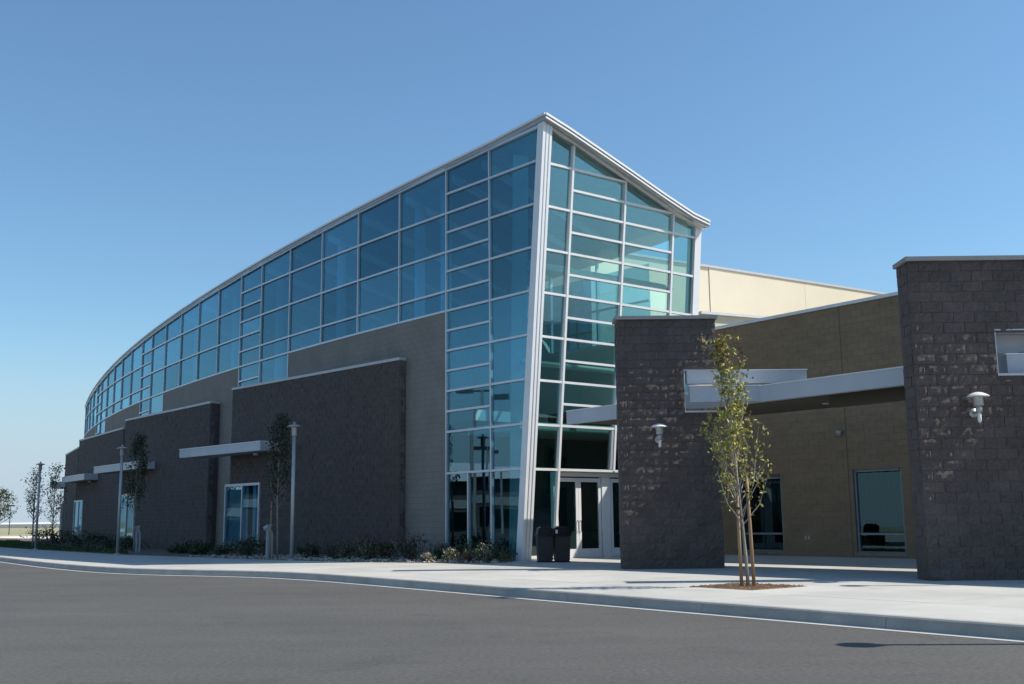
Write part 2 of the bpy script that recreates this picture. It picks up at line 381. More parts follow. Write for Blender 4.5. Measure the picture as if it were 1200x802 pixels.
def inside(p, poly):
    c = False
    for i in range(len(poly)):
        (x1, y1), (x2, y2) = poly[i], poly[i-1]
        if (y1 > p[1]) != (y2 > p[1]) and p[0] < (x2-x1)*(p[1]-y1)/(y2-y1)+x1: c = not c
    return c
bm = B(); n = 0
while n < 9000:
    x, y = R.uniform(-62, -15), R.uniform(44, 94)
    if R.random() > (60/max(y, 44))**2: continue
    if not inside((x, y), LAWN): continue
    n += 1; a = R.uniform(0, math.pi); wv = R.uniform(.02, .05); hh = R.uniform(.05, .12)
    d = Vector((math.cos(a)*wv, math.sin(a)*wv, 0)); p = Vector((x, y, .16)); l = Vector((R.uniform(-.04, .04), R.uniform(-.04, .04), hh))
    bm.faces.new([bm.verts.new(p-d), bm.verts.new(p+d), bm.verts.new(p+l)])
o = obj('grass_blades', bm, 'grass'); o['kind'] = 'stuff'; o['label'] = 'short dark green lawn grass along the far pavement'; o['category'] = 'grass'

# ================================================================== GLASS HALL
UPZ = Vector((0, 0, 1))
hall = thing('glass_hall', 'long curved building with blue glazing above grey block wall and leaning glass front', 'building', (-2.18, 35.4, 0))
WW, NN = 2.765, 2.255
DL = Vector((math.cos(rad(48.6)), -math.sin(rad(48.6)), 0)); P0 = Vector((-2.18, 35.397, 0))
EE = Vector((math.cos(rad(37.7)), math.sin(rad(37.7)), 0)); NF = Vector((EE.y, -EE.x, 0))
def Cz(z): v = P0+DL*(3.41+.0937*(z-.2)); return Vector((v.x, v.y, z))
LEAN = (Cz(10)-Cz(0)).normalized()
NLF = EE.cross(LEAN).normalized()
if NLF.dot(NF) < 0: NLF = -NLF
def ztop(s): return 13.15-.0455*s
def roofz(t):
    xs = [-.6, .5, 1.43, 3.73, 6.0, 7.07, 7.7]; zs = [13.66, 13.39, 13.12, 12.40, 11.68, 11.40, 11.36]
    return float(np.interp(t, xs, zs))
def lev(k): return 2.85+1.342*k

nodes = [-NN, 0.0]; kinds = ['N']
for g in range(4):
    for i in range(5 if g < 3 else 4): nodes.append(nodes[-1]+WW); kinds.append('W%d%d' % (g, i))
    if g < 3: nodes.append(nodes[-1]+NN); kinds.append('N')
def wp(s, z, off=0.0):
    p, a = curve_pos(s); n = Vector((-math.sin(a), -math.cos(a))); q = p+n*off
    return Vector((q.x, q.y, z))
def pane(pts, nrm, m='glass'):
    """pts outer polygon, inset a little, 2 cm thick, set back from the frame face"""
    bm = B(); nrm = Vector(nrm).normalized()
    slab(bm, [Vector(p)-nrm*.05 for p in pts], -nrm*.012)
    obj('pane', bm, m, hall)
def bar(name, p, q, side, nrm, hw=.032, o0=-.09, o1=.02):
    bm = B(); beam(bm, p, q, side, hw, nrm, o0, o1); return obj(name, bm, 'white' if nrm is NLF else 'frame', hall)  # leaning front bars are whiter than the rest: sunlight put into their colour
last = len(nodes)-1
g = -1; bottoms = []
for i, kd in enumerate(kinds):
    s0, s1 = nodes[i], nodes[i+1]
    A0, B0 = wp(s0, 0), wp(s1, 0); d = (B0-A0).normalized(); nrm = Vector((-d.y*-1, d.x*-1, 0))
    nrm = Vector((d.y, -d.x, 0)); 
    if nrm.dot(Vector((-.7, -.7, 0))) < 0: nrm = -nrm
    grp = int(kd[1]) if kd[0] == 'W' else None
    if kd == 'N': g += 1
    if i == 0: bot = .22; lv = [lev(0)]+[lev(1)+.671*k for k in range(0, 15)]
    elif kd == 'N': bot = 6.88; lv = [6.88+.671*k for k in range(1, 15)]
    else:
        j = int(kd[2]); bot = 8.22
        base = 8.22 if grp % 2 else 8.891
        lv = [base+1.342*k for k in range(0, 5)]
        if j == 4: bot = 6.88; lv = [8.22]+lv
        lv = sorted(set(round(v, 3) for v in lv))
    tz0, tz1 = ztop(s0), ztop(s1)
    lv = [v for v in lv if bot+.1 < v < min(tz0, tz1)-(.42 if kd != 'N' else .5)]
    zz = [bot]+lv
    for k, z in enumerate(zz):
        top = (zz[k+1], zz[k+1]) if k+1 < len(zz) else (tz0, tz1)
        if i == 0 and k == 0:
            mid = (A0+B0)/2
            for u0, u1 in ((A0, mid), (mid, B0)):
                pane([u0+UPZ*z, u1+UPZ*z, u1+UPZ*top[0], u0+UPZ*top[0]], nrm)
            bar('mullion', mid+UPZ*(z+.034), mid+UPZ*(top[0]-.034), d, nrm)
        else: pane([A0+UPZ*z, B0+UPZ*z, B0+UPZ*top[1], A0+UPZ*top[0]], nrm)
        bar('transom', A0+d*.034+UPZ*z, B0-d*.034+UPZ*z, UPZ, nrm, hw=.036)
    bar('head_bar', A0+UPZ*(tz0-.03), B0+UPZ*(tz1-.03), UPZ, nrm, hw=.05, o1=.04)
    bottoms.append(bot)
for i in range(len(nodes)):
    bot = min(bottoms[max(i-1, 0):i+1] or [8.22])
    A0 = wp(nodes[i], 0); _, a = curve_pos(nodes[i]); nrm = Vector((-math.sin(a), -math.cos(a), 0)); d = Vector((-math.cos(a), math.sin(a), 0))
    bar('mullion', A0+UPZ*(bot-.03), A0+UPZ*(ztop(nodes[i])-.06), d, nrm, hw=.028, o1=.015)
# corner bay of the long wall
nrm = Vector((-math.sin(rad(48.6)), -math.cos(rad(48.6)), 0)); A0 = wp(-NN, 0)
zs = [.22]+[lev(k) for k in range(8)]
for k, z in enumerate(zs):
    t = zs[k+1] if k+1 < len(zs) else None
    c0 = Cz(z)-DL*.03; c1 = (Cz(t)-DL*.03) if t else Cz(13.33)-DL*.03
    a1 = A0+UPZ*(t if t else ztop(-NN))
    pane([A0+UPZ*z, c0, c1, a1], nrm)
    bar('transom', A0+DL*.034+UPZ*z, c0, UPZ, nrm, hw=.036)
bar('head_bar', A0+UPZ*(ztop(-NN)-.03), Cz(13.30), UPZ, nrm, hw=.05, o1=.04)
# leaning corner column
bm = B()
def colsec(z):
    c = Cz(z); return [c+nrm*.03-DL*.01, c+nrm*.03+DL*.26, c+DL*.26+EE*.33, c+EE*.47+NF*.03, c+EE*.44-NF*.22, c-nrm*.3+EE*.08]
s0, s1 = colsec(.15), colsec(13.42)
a = [bm.verts.new(p) for p in s0]; b = [bm.verts.new(p) for p in s1]
bm.faces.new(a[::-1]); bm.faces.new(b)
for k in range(6): bm.faces.new([a[k], a[(k+1) % 6], b[(k+1) % 6], b[k]])
cc = obj('corner_column', bm, 'white', hall)
for t_ in (.10, .23):
    bm = B(); beam(bm, Cz(.2)+DL*.262+EE*t_, Cz(13.36)+DL*.262+EE*t_, EE, .012, NLF, .0, .012); obj('joint_strip', bm, 'frame', cc)
# leaning front
def LP(t, z): return Cz(z)+EE*t
TB = [.46, 1.44, 3.73, 6.0, 7.07]
for bi in range(4):
    t0, t1 = TB[bi], TB[bi+1]
    if bi in (1, 2): lv = [lev(1)+.671*k for k in range(0, 15)]
    else: lv = [lev(1)+1.342*k for k in range(0, 8)]
    z0t, z1t = roofz(t0), roofz(t1)
    lv = [lev(0)]+lv
    lv = [v for v in lv if v < z1t+.05 or (v < z0t-.25 and v < z1t-.05)]
    lv = [v for v in lv if v < min(z0t, z1t)-.06]
    zz = ([.22] if bi in (0,) else [])+lv
    for k, z in enumerate(zz):
        tp = (zz[k+1], zz[k+1]) if k+1 < len(zz) else (z0t, z1t)
        pane([LP(t0, z), LP(t1, z), LP(t1, tp[1]), LP(t0, tp[0])], NLF, 'glass_front' if z > 4 else 'glass_dark')
        bar('transom', LP(t0+.034, z), LP(t1-.034, z), LEAN, NLF, hw=.036, o1=.05)
    bar('head_bar', LP(t0, z0t-.03), LP(t1, z1t-.03), UPZ, NLF, hw=.05)
for t in TB[1:4]: bar('mullion', LP(t, .15 if t < 2 else 2.85), LP(t, roofz(t)-.06), EE, NLF, hw=.040, o1=.06)
bm = B(); beam(bm, LP(7.22, .15), LP(7.22, 11.42), EE, .15, NLF, -.3, .06); obj('end_column', bm, 'white', hall)
bm = B(); beam(bm, LP(3.62, 2.9), LP(3.62, 4.15), EE, .05, NLF, -.1, .04); obj('mullion', bm, 'frame', hall)
# entrance doors in an upright plane below the leaning front
D0 = Cz(.2); D0.z = 0
def DP(t, z, o=0): v = D0+EE*t-NF*(.02-o); return Vector((v.x, v.y, z))
bm = B(); beam(bm, DP(1.46, 2.72), DP(7.05, 2.72), UPZ, .055, NF, -.12, .10); obj('door_head', bm, 'white', hall)
bm = B(); beam(bm, DP(1.46, 2.79), DP(7.05, 2.79), UPZ, .012, NF, -.12, .24); obj('door_canopy_sill', bm, 'frame', hall)
def door(t0, t1, hinge):
    bm = B()
    for a_, b_ in ((t0, t0+.10), (t1-.10, t1)): beam(bm, DP((a_+b_)/2, .17), DP((a_+b_)/2, 2.62), EE, .05, NF, -.05, .02)
    beam(bm, DP(t0+.1, 2.56), DP(t1-.1, 2.56), UPZ, .06, NF, -.05, .02)
    beam(bm, DP(t0+.1, .30), DP(t1-.1, .30), UPZ, .13, NF, -.05, .02)
    dd = obj('door', bm, 'white', hall)
    bm = B(); slab(bm, [DP(t0+.1, .43), DP(t1-.1, .43), DP(t1-.1, 2.5), DP(t0+.1, 2.5)], -NF*.01); obj('pane', bm, 'glass_dark', dd)
    bm = B(); h = t1-.05 if hinge < 0 else t0+.05
    tube(bm, [DP(h, .95, .02), DP(h, .97, .07), DP(h, 1.28, .07), DP(h, 1.30, .02)], [.014]*4, 6); obj('handle', bm, 'black', dd)
    bm = B(); beam(bm, DP(t0+.1, 1.0), DP(t1-.1, 1.0), UPZ, .02, NF, -.07, -.02); obj('push_bar', bm, 'black', dd)
door(1.54, 2.47, -1); door(2.485, 3.42, 1); door(3.84, 4.77, -1); door(4.785, 5.7, 1)
for t in (1.49, 3.63, 5.8): bm = B(); beam(bm, DP(t, .15), DP(t, 2.66), EE, .045 if t != 3.63 else .17, NF, -.10, .05); obj('door_jamb', bm, 'white', hall)
bm = B(); slab(bm, [DP(5.85, .2), DP(7.05, .2), DP(7.05, 2.66), DP(5.85, 2.66)], -NF*.01); obj('pane', bm, 'glass_dark', hall)
bm = B(); prism(bm, [DP(.46, 0, .05).xy, DP(7.2, 0, .05).xy, DP(7.2, 0, -.2).xy, DP(.46, 0, -.2).xy], .13, .168); obj('threshold', bm, 'frame', hall)
bm = B(); a_, b_ = wp(-NN-1.1, 0, .04), wp(0, 0, .04); prism(bm, [a_.xy, b_.xy, wp(0, 0, -.15).xy, wp(-NN-1.1, 0, -.15).xy], .1, .19); obj('base_sill', bm, 'frame', hall)

# roof sheet following the long wall, with thickness and overhang
def roof_pt(s, t, dz=0):
    # t : distance inward from the long wall
    if s <= -2.2:
        z = roofz(t)+.0+dz
    else:
        z = ztop(s)+(roofz(t)-roofz(0.0))*1.0-.05+dz
        z = z
    p = wp(s, 0, -t); return Vector((p.x, p.y, z))
bm = B(); ts = [-.04, .02, .9, 2.2, 3.7, 5.2, 6.6, 7.42]; rows = []
# front row on the leaning plane (overhang .35 beyond glass)
front = []
for t in ts:
    tt = t
    z = roofz(tt)+.10; c = Cz(z)+EE*tt+NF*.36
    if t < 0: c = Cz(z)+EE*tt+NF*.36
    front.append(Vector((c.x, c.y, z)))
srow = [-2.5, 0]+[nodes[k] for k in range(2, len(nodes))]+[nodes[-1]+.25]
grid = [front]+[[roof_pt(s, t, .10) if s > -2.2 else Vector((*wp(s, 0, -t).xy, roofz(t)+.10-.0*(s))) for t in ts] for s in srow]
# match heights of the second row with both definitions
grid[1] = [Vector((*wp(-2.5, 0, -t).xy, ztop(-2.5)+(roofz(t)-roofz(0))+.06)) for t in ts]
for j, t in enumerate(ts): grid[0][j].z = roofz(t)-.01
TH_R = .19
vt = [[bm.verts.new(p+UPZ*TH_R*.5) for p in r] for r in grid]; vb = [[bm.verts.new(p-UPZ*TH_R*.5) for p in r] for r in grid]
nr, nc = len(grid), len(ts)
for i in range(nr-1):
    for j in range(nc-1):
        bm.faces.new([vt[i][j], vt[i+1][j], vt[i+1][j+1], vt[i][j+1]]); bm.faces.new([vb[i][j], vb[i][j+1], vb[i+1][j+1], vb[i+1][j]])
for i in range(nr-1):
    bm.faces.new([vt[i][0], vb[i][0], vb[i+1][0], vt[i+1][0]]); bm.faces.new([vt[i][-1], vt[i+1][-1], vb[i+1][-1], vb[i][-1]])
for j in range(nc-1):
    bm.faces.new([vt[0][j], vt[0][j+1], vb[0][j+1], vb[0][j]]); bm.faces.new([vt[-1][j], vb[-1][j], vb[-1][j+1], vt[-1][j+1]])
roof = obj('roof', bm, 'roof_metal', hall)
# roof edge trim: a thin proud gutter lip along the long eave and the gable
bm = B()
for i in range(nr-1):
    a_, b_ = grid[i][0], grid[i+1][0]; d = (b_-a_).normalized(); n_ = Vector((d.y, -d.x, 0)).normalized()
    if n_.dot(Vector((-.7, -.7, 0))) < 0: n_ = -n_
    beam(bm, a_+UPZ*.085, b_+UPZ*.085, UPZ, .035, n_, -.02, .05)
for j in range(nc-1):
    a_, b_ = grid[0][j], grid[0][j+1]; beam(bm, a_+UPZ*.085, b_+UPZ*.085, UPZ, .035, NF, -.02, .05)
    beam(bm, a_-UPZ*.03, b_-UPZ*.03, UPZ, .028, NF, -.02, .03)
obj('roof_lip', bm, 'white', roof)
# soffit bands closing the gap between glass heads and roof
bm = B()
for i in range(len(nodes)-1):
    a_, b_ = wp(nodes[i], ztop(nodes[i])+.03), wp(nodes[i+1], ztop(nodes[i+1])+.03); d = (b_-a_).normalized(); n_ = Vector((d.y, -d.x, 0)); n_ = n_ if n_.dot(Vector((-.7, -.7, 0))) > 0 else -n_
    beam(bm, a_, b_, UPZ, .05, n_, -.10, .02)
beam(bm, wp(-NN, ztop(-NN)+.03), Cz(13.34), UPZ, .05, nrm, -.1, .02)
obj('head_fascia', bm, 'roof_metal', hall)
bm = B(); tt = [.30]+TB[1:]+[7.42]
for a_, b_ in zip(tt, tt[1:]): beam(bm, LP(a_, roofz(a_)-.005), LP(b_, roofz(b_)-.005), UPZ, .075, NLF, -.1, .335)
for a_, b_ in zip(tt, tt[1:]): beam(bm, LP(a_, roofz(a_)-.065), LP(b_, roofz(b_)-.065), UPZ, .06, NLF, -.1, .20)
obj('gable_fascia', bm, 'white', hall)

# masonry helper ---------------------------------------------------
def sub_iv(iv, cuts):
    out = [iv]
    for c0, c1 in cuts:
        nx = []
        for a_, b_ in out:
            if c1 <= a_ or c0 >= b_: nx.append((a_, b_)); continue
            if c0 > a_: nx.append((a_, c0))
            if c1 < b_: nx.append((c1, b_))
        out = nx
    return out
def courses(L, z0, z1, openings, bl=.4, bh=.2, off=0.0):
    """yields block rectangles (u0,u1,z0,z1) in running bond, cut round the openings"""
    n = max(1, round((z1-z0)/bh)); bh = (z1-z0)/n
    for k in range(n):
        a_, b_ = z0+k*bh, z0+(k+1)*bh; zc = (a_+b_)/2
        cuts = [(o[0], o[1]) for o in openings if o[2] < zc < o[3]]
        u = -((k % 2)*bl/2+off)
        while u < L:
            for p, q in sub_iv((max(u, 0), min(u+bl, L)), cuts):
                if q-p > .03: yield p, q, a_, b_
            u += bl
def wall_blocks(bm, A, Bp, out, z0, z1, openings, gap=.008, thick=.06, jit=.0, bl=.4, bh=.2, curve=None):
    L = (Bp-A).length; d = (Bp-A).normalized()
    for u0, u1, a_, b_ in courses(L, z0, z1, openings, bl, bh):
        o1 = R.uniform(-jit, jit); u0 += gap/2; u1 -= gap/2; a2 = a_+gap/2; b2 = b_-gap/2
        q = [A+d*u0+UPZ*a2, A+d*u1+UPZ*a2, A+d*u1+UPZ*b2, A+d*u0+UPZ*b2]
        f = [bm.verts.new(p+out*(o1+R.uniform(-jit, jit)*.6)) for p in q]; bk = [bm.verts.new(p-out*thick) for p in q]
        bm.faces.new(f)
        for k in range(4): bm.faces.new([f[k], bk[k], bk[(k+1) % 4], f[(k+1) % 4]])
def wall_core(bm, A, Bp, out, z0, z1, openings, depth=.2, rec=.012):
    L = (Bp-A).length; d = (Bp-A).normalized()
    us = sorted(set([0, L]+[max(0, min(L, o[k])) for o in openings for k in (0, 1)]))
    for u0, u1 in zip(us, us[1:]):
        if u1-u0 < 1e-4: continue
        uc = (u0+u1)/2
        for a_, b_ in sub_iv((z0, z1), [(o[2], o[3]) for o in openings if o[0] < uc < o[1]]):
            beam(bm, A+d*u0+UPZ*(a_+b_)/2, A+d*u1+UPZ*(a_+b_)/2, UPZ, (b_-a_)/2, out, -depth, -rec)

# curved grey block wall under the glazing
bmw = B(); bmc = B(); jw = B()
for i, kd in enumerate(kinds):
    if i == 0: continue
    top = bottoms[i]-.04
    A_, B_ = wp(nodes[i], 0), wp(nodes[i+1], 0); d = (B_-A_).normalized(); n_ = Vector((d.y, -d.x, 0)); n_ = n_ if n_.dot(Vector((-.7, -.7, 0))) > 0 else -n_
    wall_blocks(bmw, A_, B_, n_, .1, top, [], gap=.006, thick=.03, jit=.0008)
    wall_core(bmc, A_, B_, n_, .1, top, [], depth=.22, rec=.004)
o = obj('grey_wall', bmc, 'mortar_light', hall)
o2 = obj('wall_blocks', bmw, 'grey_block', o); o2['kind'] = 'stuff'
# return at the far end of the hall
e0 = wp(nodes[-1], 0); e1 = wp(nodes[-1], 0, -7.4)
bm = B(); zt = ztop(nodes[-1]); prism(bm, [e0.xy, e1.xy, (e1+Vector((-.1, .2, 0))).xy, (e0+Vector((-.1, .2, 0))).xy], .1, zt-.6); obj('end_wall', bm, 'grey_block', hall)

# dark masonry volumes standing proud of the curved wall
def facevol(F1, F2, ztp, win=True):
    F1, F2 = Vector((*F1, 0)), Vector((*F2, 0)); d = (F2-F1).normalized(); n_ = Vector((d.y, -d.x, 0))
    n_ = n_ if n_.dot(Vector((-.7, -.7, 0))) > 0 else -n_
    L = (F2-F1).length; dep = 2.2
    ops = [(8.8, L+.1, .35, 2.90)] if win else []
    bm = B(); wall_core(bm, F1, F2, n_, .1, ztp, ops, depth=.25)
    for e_, sgn in ((F1, -1), (F2, 1)):
        a_ = e_+d*.012 if sgn < 0 else e_-d*.25
        if sgn > 0 and win:
            prism(bm, [(a_-n_*.6).xy, (a_+d*.24-n_*.6).xy, (a_+d*.24-n_*dep).xy, (a_-n_*dep).xy], .1, ztp)
            prism(bm, [(a_-n_*.25).xy, (a_+d*.24-n_*.25).xy, (a_+d*.24-n_*.6).xy, (a_-n_*.6).xy], 2.9, ztp)
        else: prism(bm, [(a_-n_*.25).xy, (a_+d*.24-n_*.25).xy, (a_+d*.24-n_*dep).xy, (a_-n_*dep).xy], .1, ztp)
    vol = obj('dark_wall', bm, 'mortar', hall)
    bm = B(); wall_blocks(bm, F1, F2, n_, .1, ztp, ops, gap=.014, thick=.05, jit=.006)
    wall_blocks(bm, F1-n_*dep+n_*.02, F1-n_*.056, -d, .1, ztp, [], gap=.012, thick=.05, jit=.003)
    o = obj('wall_blocks', bm, 'dark_wall', vol); o['kind'] = 'stuff'
    bm = B(); prism(bm, [(F1-d*.02+n_*.03).xy, (F2+d*.02+n_*.03).xy, (F2+d*.02-n_*dep).xy, (F1-d*.02-n_*dep).xy], ztp+.002, ztp+.10); obj('coping', bm, 'coping', vol)
    if win:
        # corner window box : frame, two panes, mullion
        W0, W1 = F1+d*8.8, F1+d*(L+.26)
        bm = B(); o1 = .07
        for a_, b_ in ((W0+UPZ*2.87, W1+UPZ*2.87), (W0+UPZ*.36, W1+UPZ*.36)): beam(bm, a_+d*.061, b_-d*.061, UPZ, .05, n_, -.14, o1)
        for c_ in (W0, W1): beam(bm, c_+UPZ*.28+(d*.03 if c_ is W0 else -d*.03), c_+UPZ*2.93+(d*.03 if c_ is W0 else -d*.03), d, .03, n_, -.14, o1)
        mid = (W0+W1)/2; beam(bm, mid+UPZ*.41, mid+UPZ*2.82, d, .03, n_, -.1, o1-.01)
        wn = obj('window', bm, 'frame', hall)
        for a_, b_ in ((W0+d*.06, mid-d*.03), (mid+d*.03, W1-d*.06)):
            bm = B(); slab(bm, [a_+UPZ*.41+n_*.02, b_+UPZ*.41+n_*.02, b_+UPZ*2.82+n_*.02, a_+UPZ*2.82+n_*.02], -n_*.01); obj('pane', bm, 'glass', wn)
        bm = B(); nb = 9
        for k in range(nb):
            a_ = W0+d*(.12+k*.29)-n_*.16
            if k in (3, 7): continue
            beam(bm, a_+UPZ*.45, a_+UPZ*2.8, (d*.9+n_*.4), .07, n_, -.004, .004)
        obj('blind', bm, 'curtain', wn)
    return n_, d
facevol((-3.88, 36.95), (-11.7, 45.0), 6.82)
facevol((-13.83, 49.4), (-20.66, 57.7), 6.77)
facevol((-22.4, 62.3), (-28.5, 71.3), 6.77)
facevol((-28.7, 71.75), (-32.6, 79.2), 6.35)
# awnings : flat metal boxes bridging the gaps
def awning(pr, pl, end_depth=1.5, top=4.40, th=.34):
    pr, pl = Vector((*pr, 0)), Vector((*pl, 0)); d = (pl-pr).normalized(); n_ = Vector((d.y, -d.x, 0)); n_ = n_ if n_.dot(Vector((-.7, -.7, 0))) > 0 else -n_
    bm = B(); prism(bm, [pr.xy, pl.xy, (pl-n_*end_depth).xy, (pr-n_*end_depth).xy], top-th, top)
    a = obj('sunshade', bm, 'fascia', hall)
    bm = B(); prism(bm, [(pr+n_*.02-d*.02).xy, (pl+n_*.02+d*.02).xy, (pl-n_*end_depth).xy, (pr-n_*end_depth).xy], top+.001, top+.03); obj('cap', bm, 'white', a)
    bm = B(); m_ = pr+d*(pl-pr).length*.22-n_*.7; lathe(bm, [(.05, 0), (.13, .02), (.13, .10), (.05, .11)], 12, (m_.x, m_.y, top-th-.115)); obj('downlight', bm, 'post', a)
awning((-9.63, 41.35), (-14.02, 45.66), 1.0)
awning((-18.55, 53.8), (-22.66, 58.84), .9)
awning((-26.1, 66.3), (-29.3, 70.8), .9)
awning((-33.2, 78.2), (-34.6, 82.5), 2.0)

# interior of the hall ---------------------------------------------
inn = lambda s, t: wp(s, 0, -t)
bm = B()
fl = [inn(s, .3).xy for s in [-3.0]+nodes[1:]]+[inn(s, 7.2).xy for s in (nodes[1:])[::-1]+[-2.6]]
bm.faces.new([bm.verts.new((p.x, p.y, .16)) for p in fl]); bmesh.ops.triangulate(bm, faces=bm.faces[:]); obj('floor', bm, 'interior_floor', hall)
def back_wall(z0, z1fn, t, m, name, s_from=-1):
    bm = B(); ss = [s_from]+nodes[1:]
    for a_, b_ in zip(ss, ss[1:]):
        p, q = inn(a_, t), inn(b_, t); za, zb = z1fn(a_), z1fn(b_)
        p2, q2 = inn(a_, t+.2), inn(b_, t+.2)
        hexa(bm, [(p.x, p.y, z0), (q.x, q.y, z0), (q2.x, q2.y, z0), (p2.x, p2.y, z0), (p.x, p.y, za), (q.x, q.y, zb), (q2.x, q2.y, zb), (p2.x, p2.y, za)])
    obj(name, bm, m, hall)
back_wall(.16, lambda s: 5.4, 7.2, 'interior_dark', 'lower_partition', -2.6)
back_wall(5.4, lambda s: 7.7 if s < 5.4 else ztop(s)-1.9, 7.2, 'interior', 'upper_partition', -2.6)
def back_panes(z0):
    ss = [-2.6, 0.0, 2.765, 5.53]
    for a_, b_ in zip(ss, ss[1:]):
        p, q = inn(a_, 7.25), inn(b_, 7.25)
        for k in range(2):
            z_, z2 = z0+k*1.35, z0+(k+1)*1.35
            bm = B(); slab(bm, [Vector((p.x, p.y, z_)), Vector((q.x, q.y, z_)), Vector((q.x, q.y, z2)), Vector((p.x, p.y, z2))], (.01, -.01, 0)); obj('pane', bm, 'glass', hall)
            bm = B(); beam(bm, Vector((p.x, p.y, z_)), Vector((q.x, q.y, z_)), UPZ, .035, (q-p).cross(UPZ), -.05, .05); obj('transom', bm, 'frame', hall)
        bm = B(); beam(bm, Vector((q.x, q.y, z0)), Vector((q.x, q.y, z0+3.2)), (q-p), .04, (q-p).cross(UPZ), -.06, .06); obj('mullion', bm, 'frame', hall)
back_panes(7.75)
# mezzanine slab and edge beam
bm = B(); ss = [3.0]+nodes[3:9]
for a_, b_ in zip(ss, ss[1:]):
    prism(bm, [inn(a_, 3.6).xy, inn(b_, 3.6).xy, inn(b_, 7.2).xy, inn(a_, 7.2).xy], 5.0, 5.4)
obj('mezzanine', bm, 'interior', hall)
bm = B()
for a_, b_ in zip(ss, ss[1:]):
    for z in (5.7, 5.95, 6.2, 6.45): tube(bm, [inn(a_, 3.65)+UPZ*z, inn(b_, 3.65)+UPZ*z], [.02]*2, 5)
obj('railing', bm, 'steel', hall)
bm = B(); c = inn(-2.35, .95); c2 = inn(-2.75, .95); hexa(bm, [(c.x-.25, c.y-.2, .16), (c.x+.25, c.y-.2, .16), (c.x+.25, c.y+.2, .16), (c.x-.25, c.y+.2, .16), (c2.x-.25, c2.y-.2, 13.2), (c2.x+.25, c2.y-.2, 13.2), (c2.x+.25, c2.y+.2, 13.2), (c2.x-.25, c2.y+.2, 13.2)])
obj('interior_pylon', bm, 'interior', hall)
for s in [1.2]+nodes[2:-1:2]:
    bm = B(); c = inn(s, .9); zt = ztop(s)-.1; tube(bm, [(c.x, c.y, .16), (c.x, c.y, zt)], [.19, .19], 14); obj('interior_column', bm, 'steel', hall, smooth=True)
for s in [-1.6]+[n_ for n_ in nodes[1:-1]]:
    bm = B(); d = (inn(s, 7)-inn(s, 0)).normalized()
    p, q = inn(s, .3), inn(s, 7.1); p.z = ztop(s)-.22; q.z = ztop(s)-2.15
    beam(bm, p, q, UPZ, .17, Vector((d.y, -d.x, 0)), -.07, .07); obj('rafter', bm, 'steel', hall)
bm = B(); ss = [-2.4]+nodes[1:]
for t, dz in ((2.0, -.55), (3.8, -1.1), (5.5, -1.65)):
    for a_, b_ in zip(ss, ss[1:]):
        p, q = inn(a_, t), inn(b_, t); p.z = ztop(a_)+dz+.13; q.z = ztop(b_)+dz+.13; beam(bm, p, q, UPZ, .09, (q-p).cross(UPZ), -.04, .04)
obj('purlins', bm, 'steel', hall)
bm = B()   # horizontal wind girts inside the leaning front
for z in (6.2, 9.3): tube(bm, [LP(.5, z)-NF*.9, LP(7.0, z)-NF*.9], [.09]*2, 10)
obj('wind_girt', bm, 'steel', hall, smooth=True)
# reception desk and inner vestibule seen darkly through the entrance
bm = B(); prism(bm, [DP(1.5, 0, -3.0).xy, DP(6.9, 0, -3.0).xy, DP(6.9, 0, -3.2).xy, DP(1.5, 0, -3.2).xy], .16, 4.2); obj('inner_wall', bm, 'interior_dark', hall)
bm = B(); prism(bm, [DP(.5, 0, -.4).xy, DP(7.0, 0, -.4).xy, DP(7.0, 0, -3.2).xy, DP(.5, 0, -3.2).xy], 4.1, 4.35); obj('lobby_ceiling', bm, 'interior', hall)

# ================================================================== WING WITH RECESSED WALL
WA = Vector((6.75, 36.38, 0)); WD = Vector((.6115, -.7912, 0)); WN = Vector((-.7912, -.6115, 0)); WL = 21.0
wing = thing('side_wing', 'low tan block wing with recessed wall and two windows behind the canopy', 'building', WA)
WB = WA+WD*WL
ops = [(.95, 2.67, .27, 2.6), (5.32, 6.92, .27, 2.68)]
bm = B()
wall_core(bm, WA, WB, WN, .12, 7.62, ops, depth=.25, rec=.010)
prism(bm, [(WA+WN*-.25).xy, (WB+WN*-.25).xy, (WB-WN*9).xy, (WA-WN*.5+EE*3).xy, ], 7.1, 7.3)
wall = obj('wall', bm, 'mortar_light', wing)
for seg, (a_, b_) in enumerate(((0, 5.165), (5.185, WL))):
    bm = B(); wall_blocks(bm, WA+WD*a_, WA+WD*b_, WN, .12, 7.62, [(o[0]-a_, o[1]-a_, o[2], o[3]) for o in ops], gap=.005, thick=.04, jit=.0015)
    o = obj('wall_blocks', bm, 'olive_block', wall); o['kind'] = 'stuff'
bm = B(); prism(bm, [(WA+WN*.06).xy, (WB+WN*.06).xy, (WB-WN*.3).xy, (WA-WN*.3).xy], 7.622, 7.72); obj('coping', bm, 'white', wing)
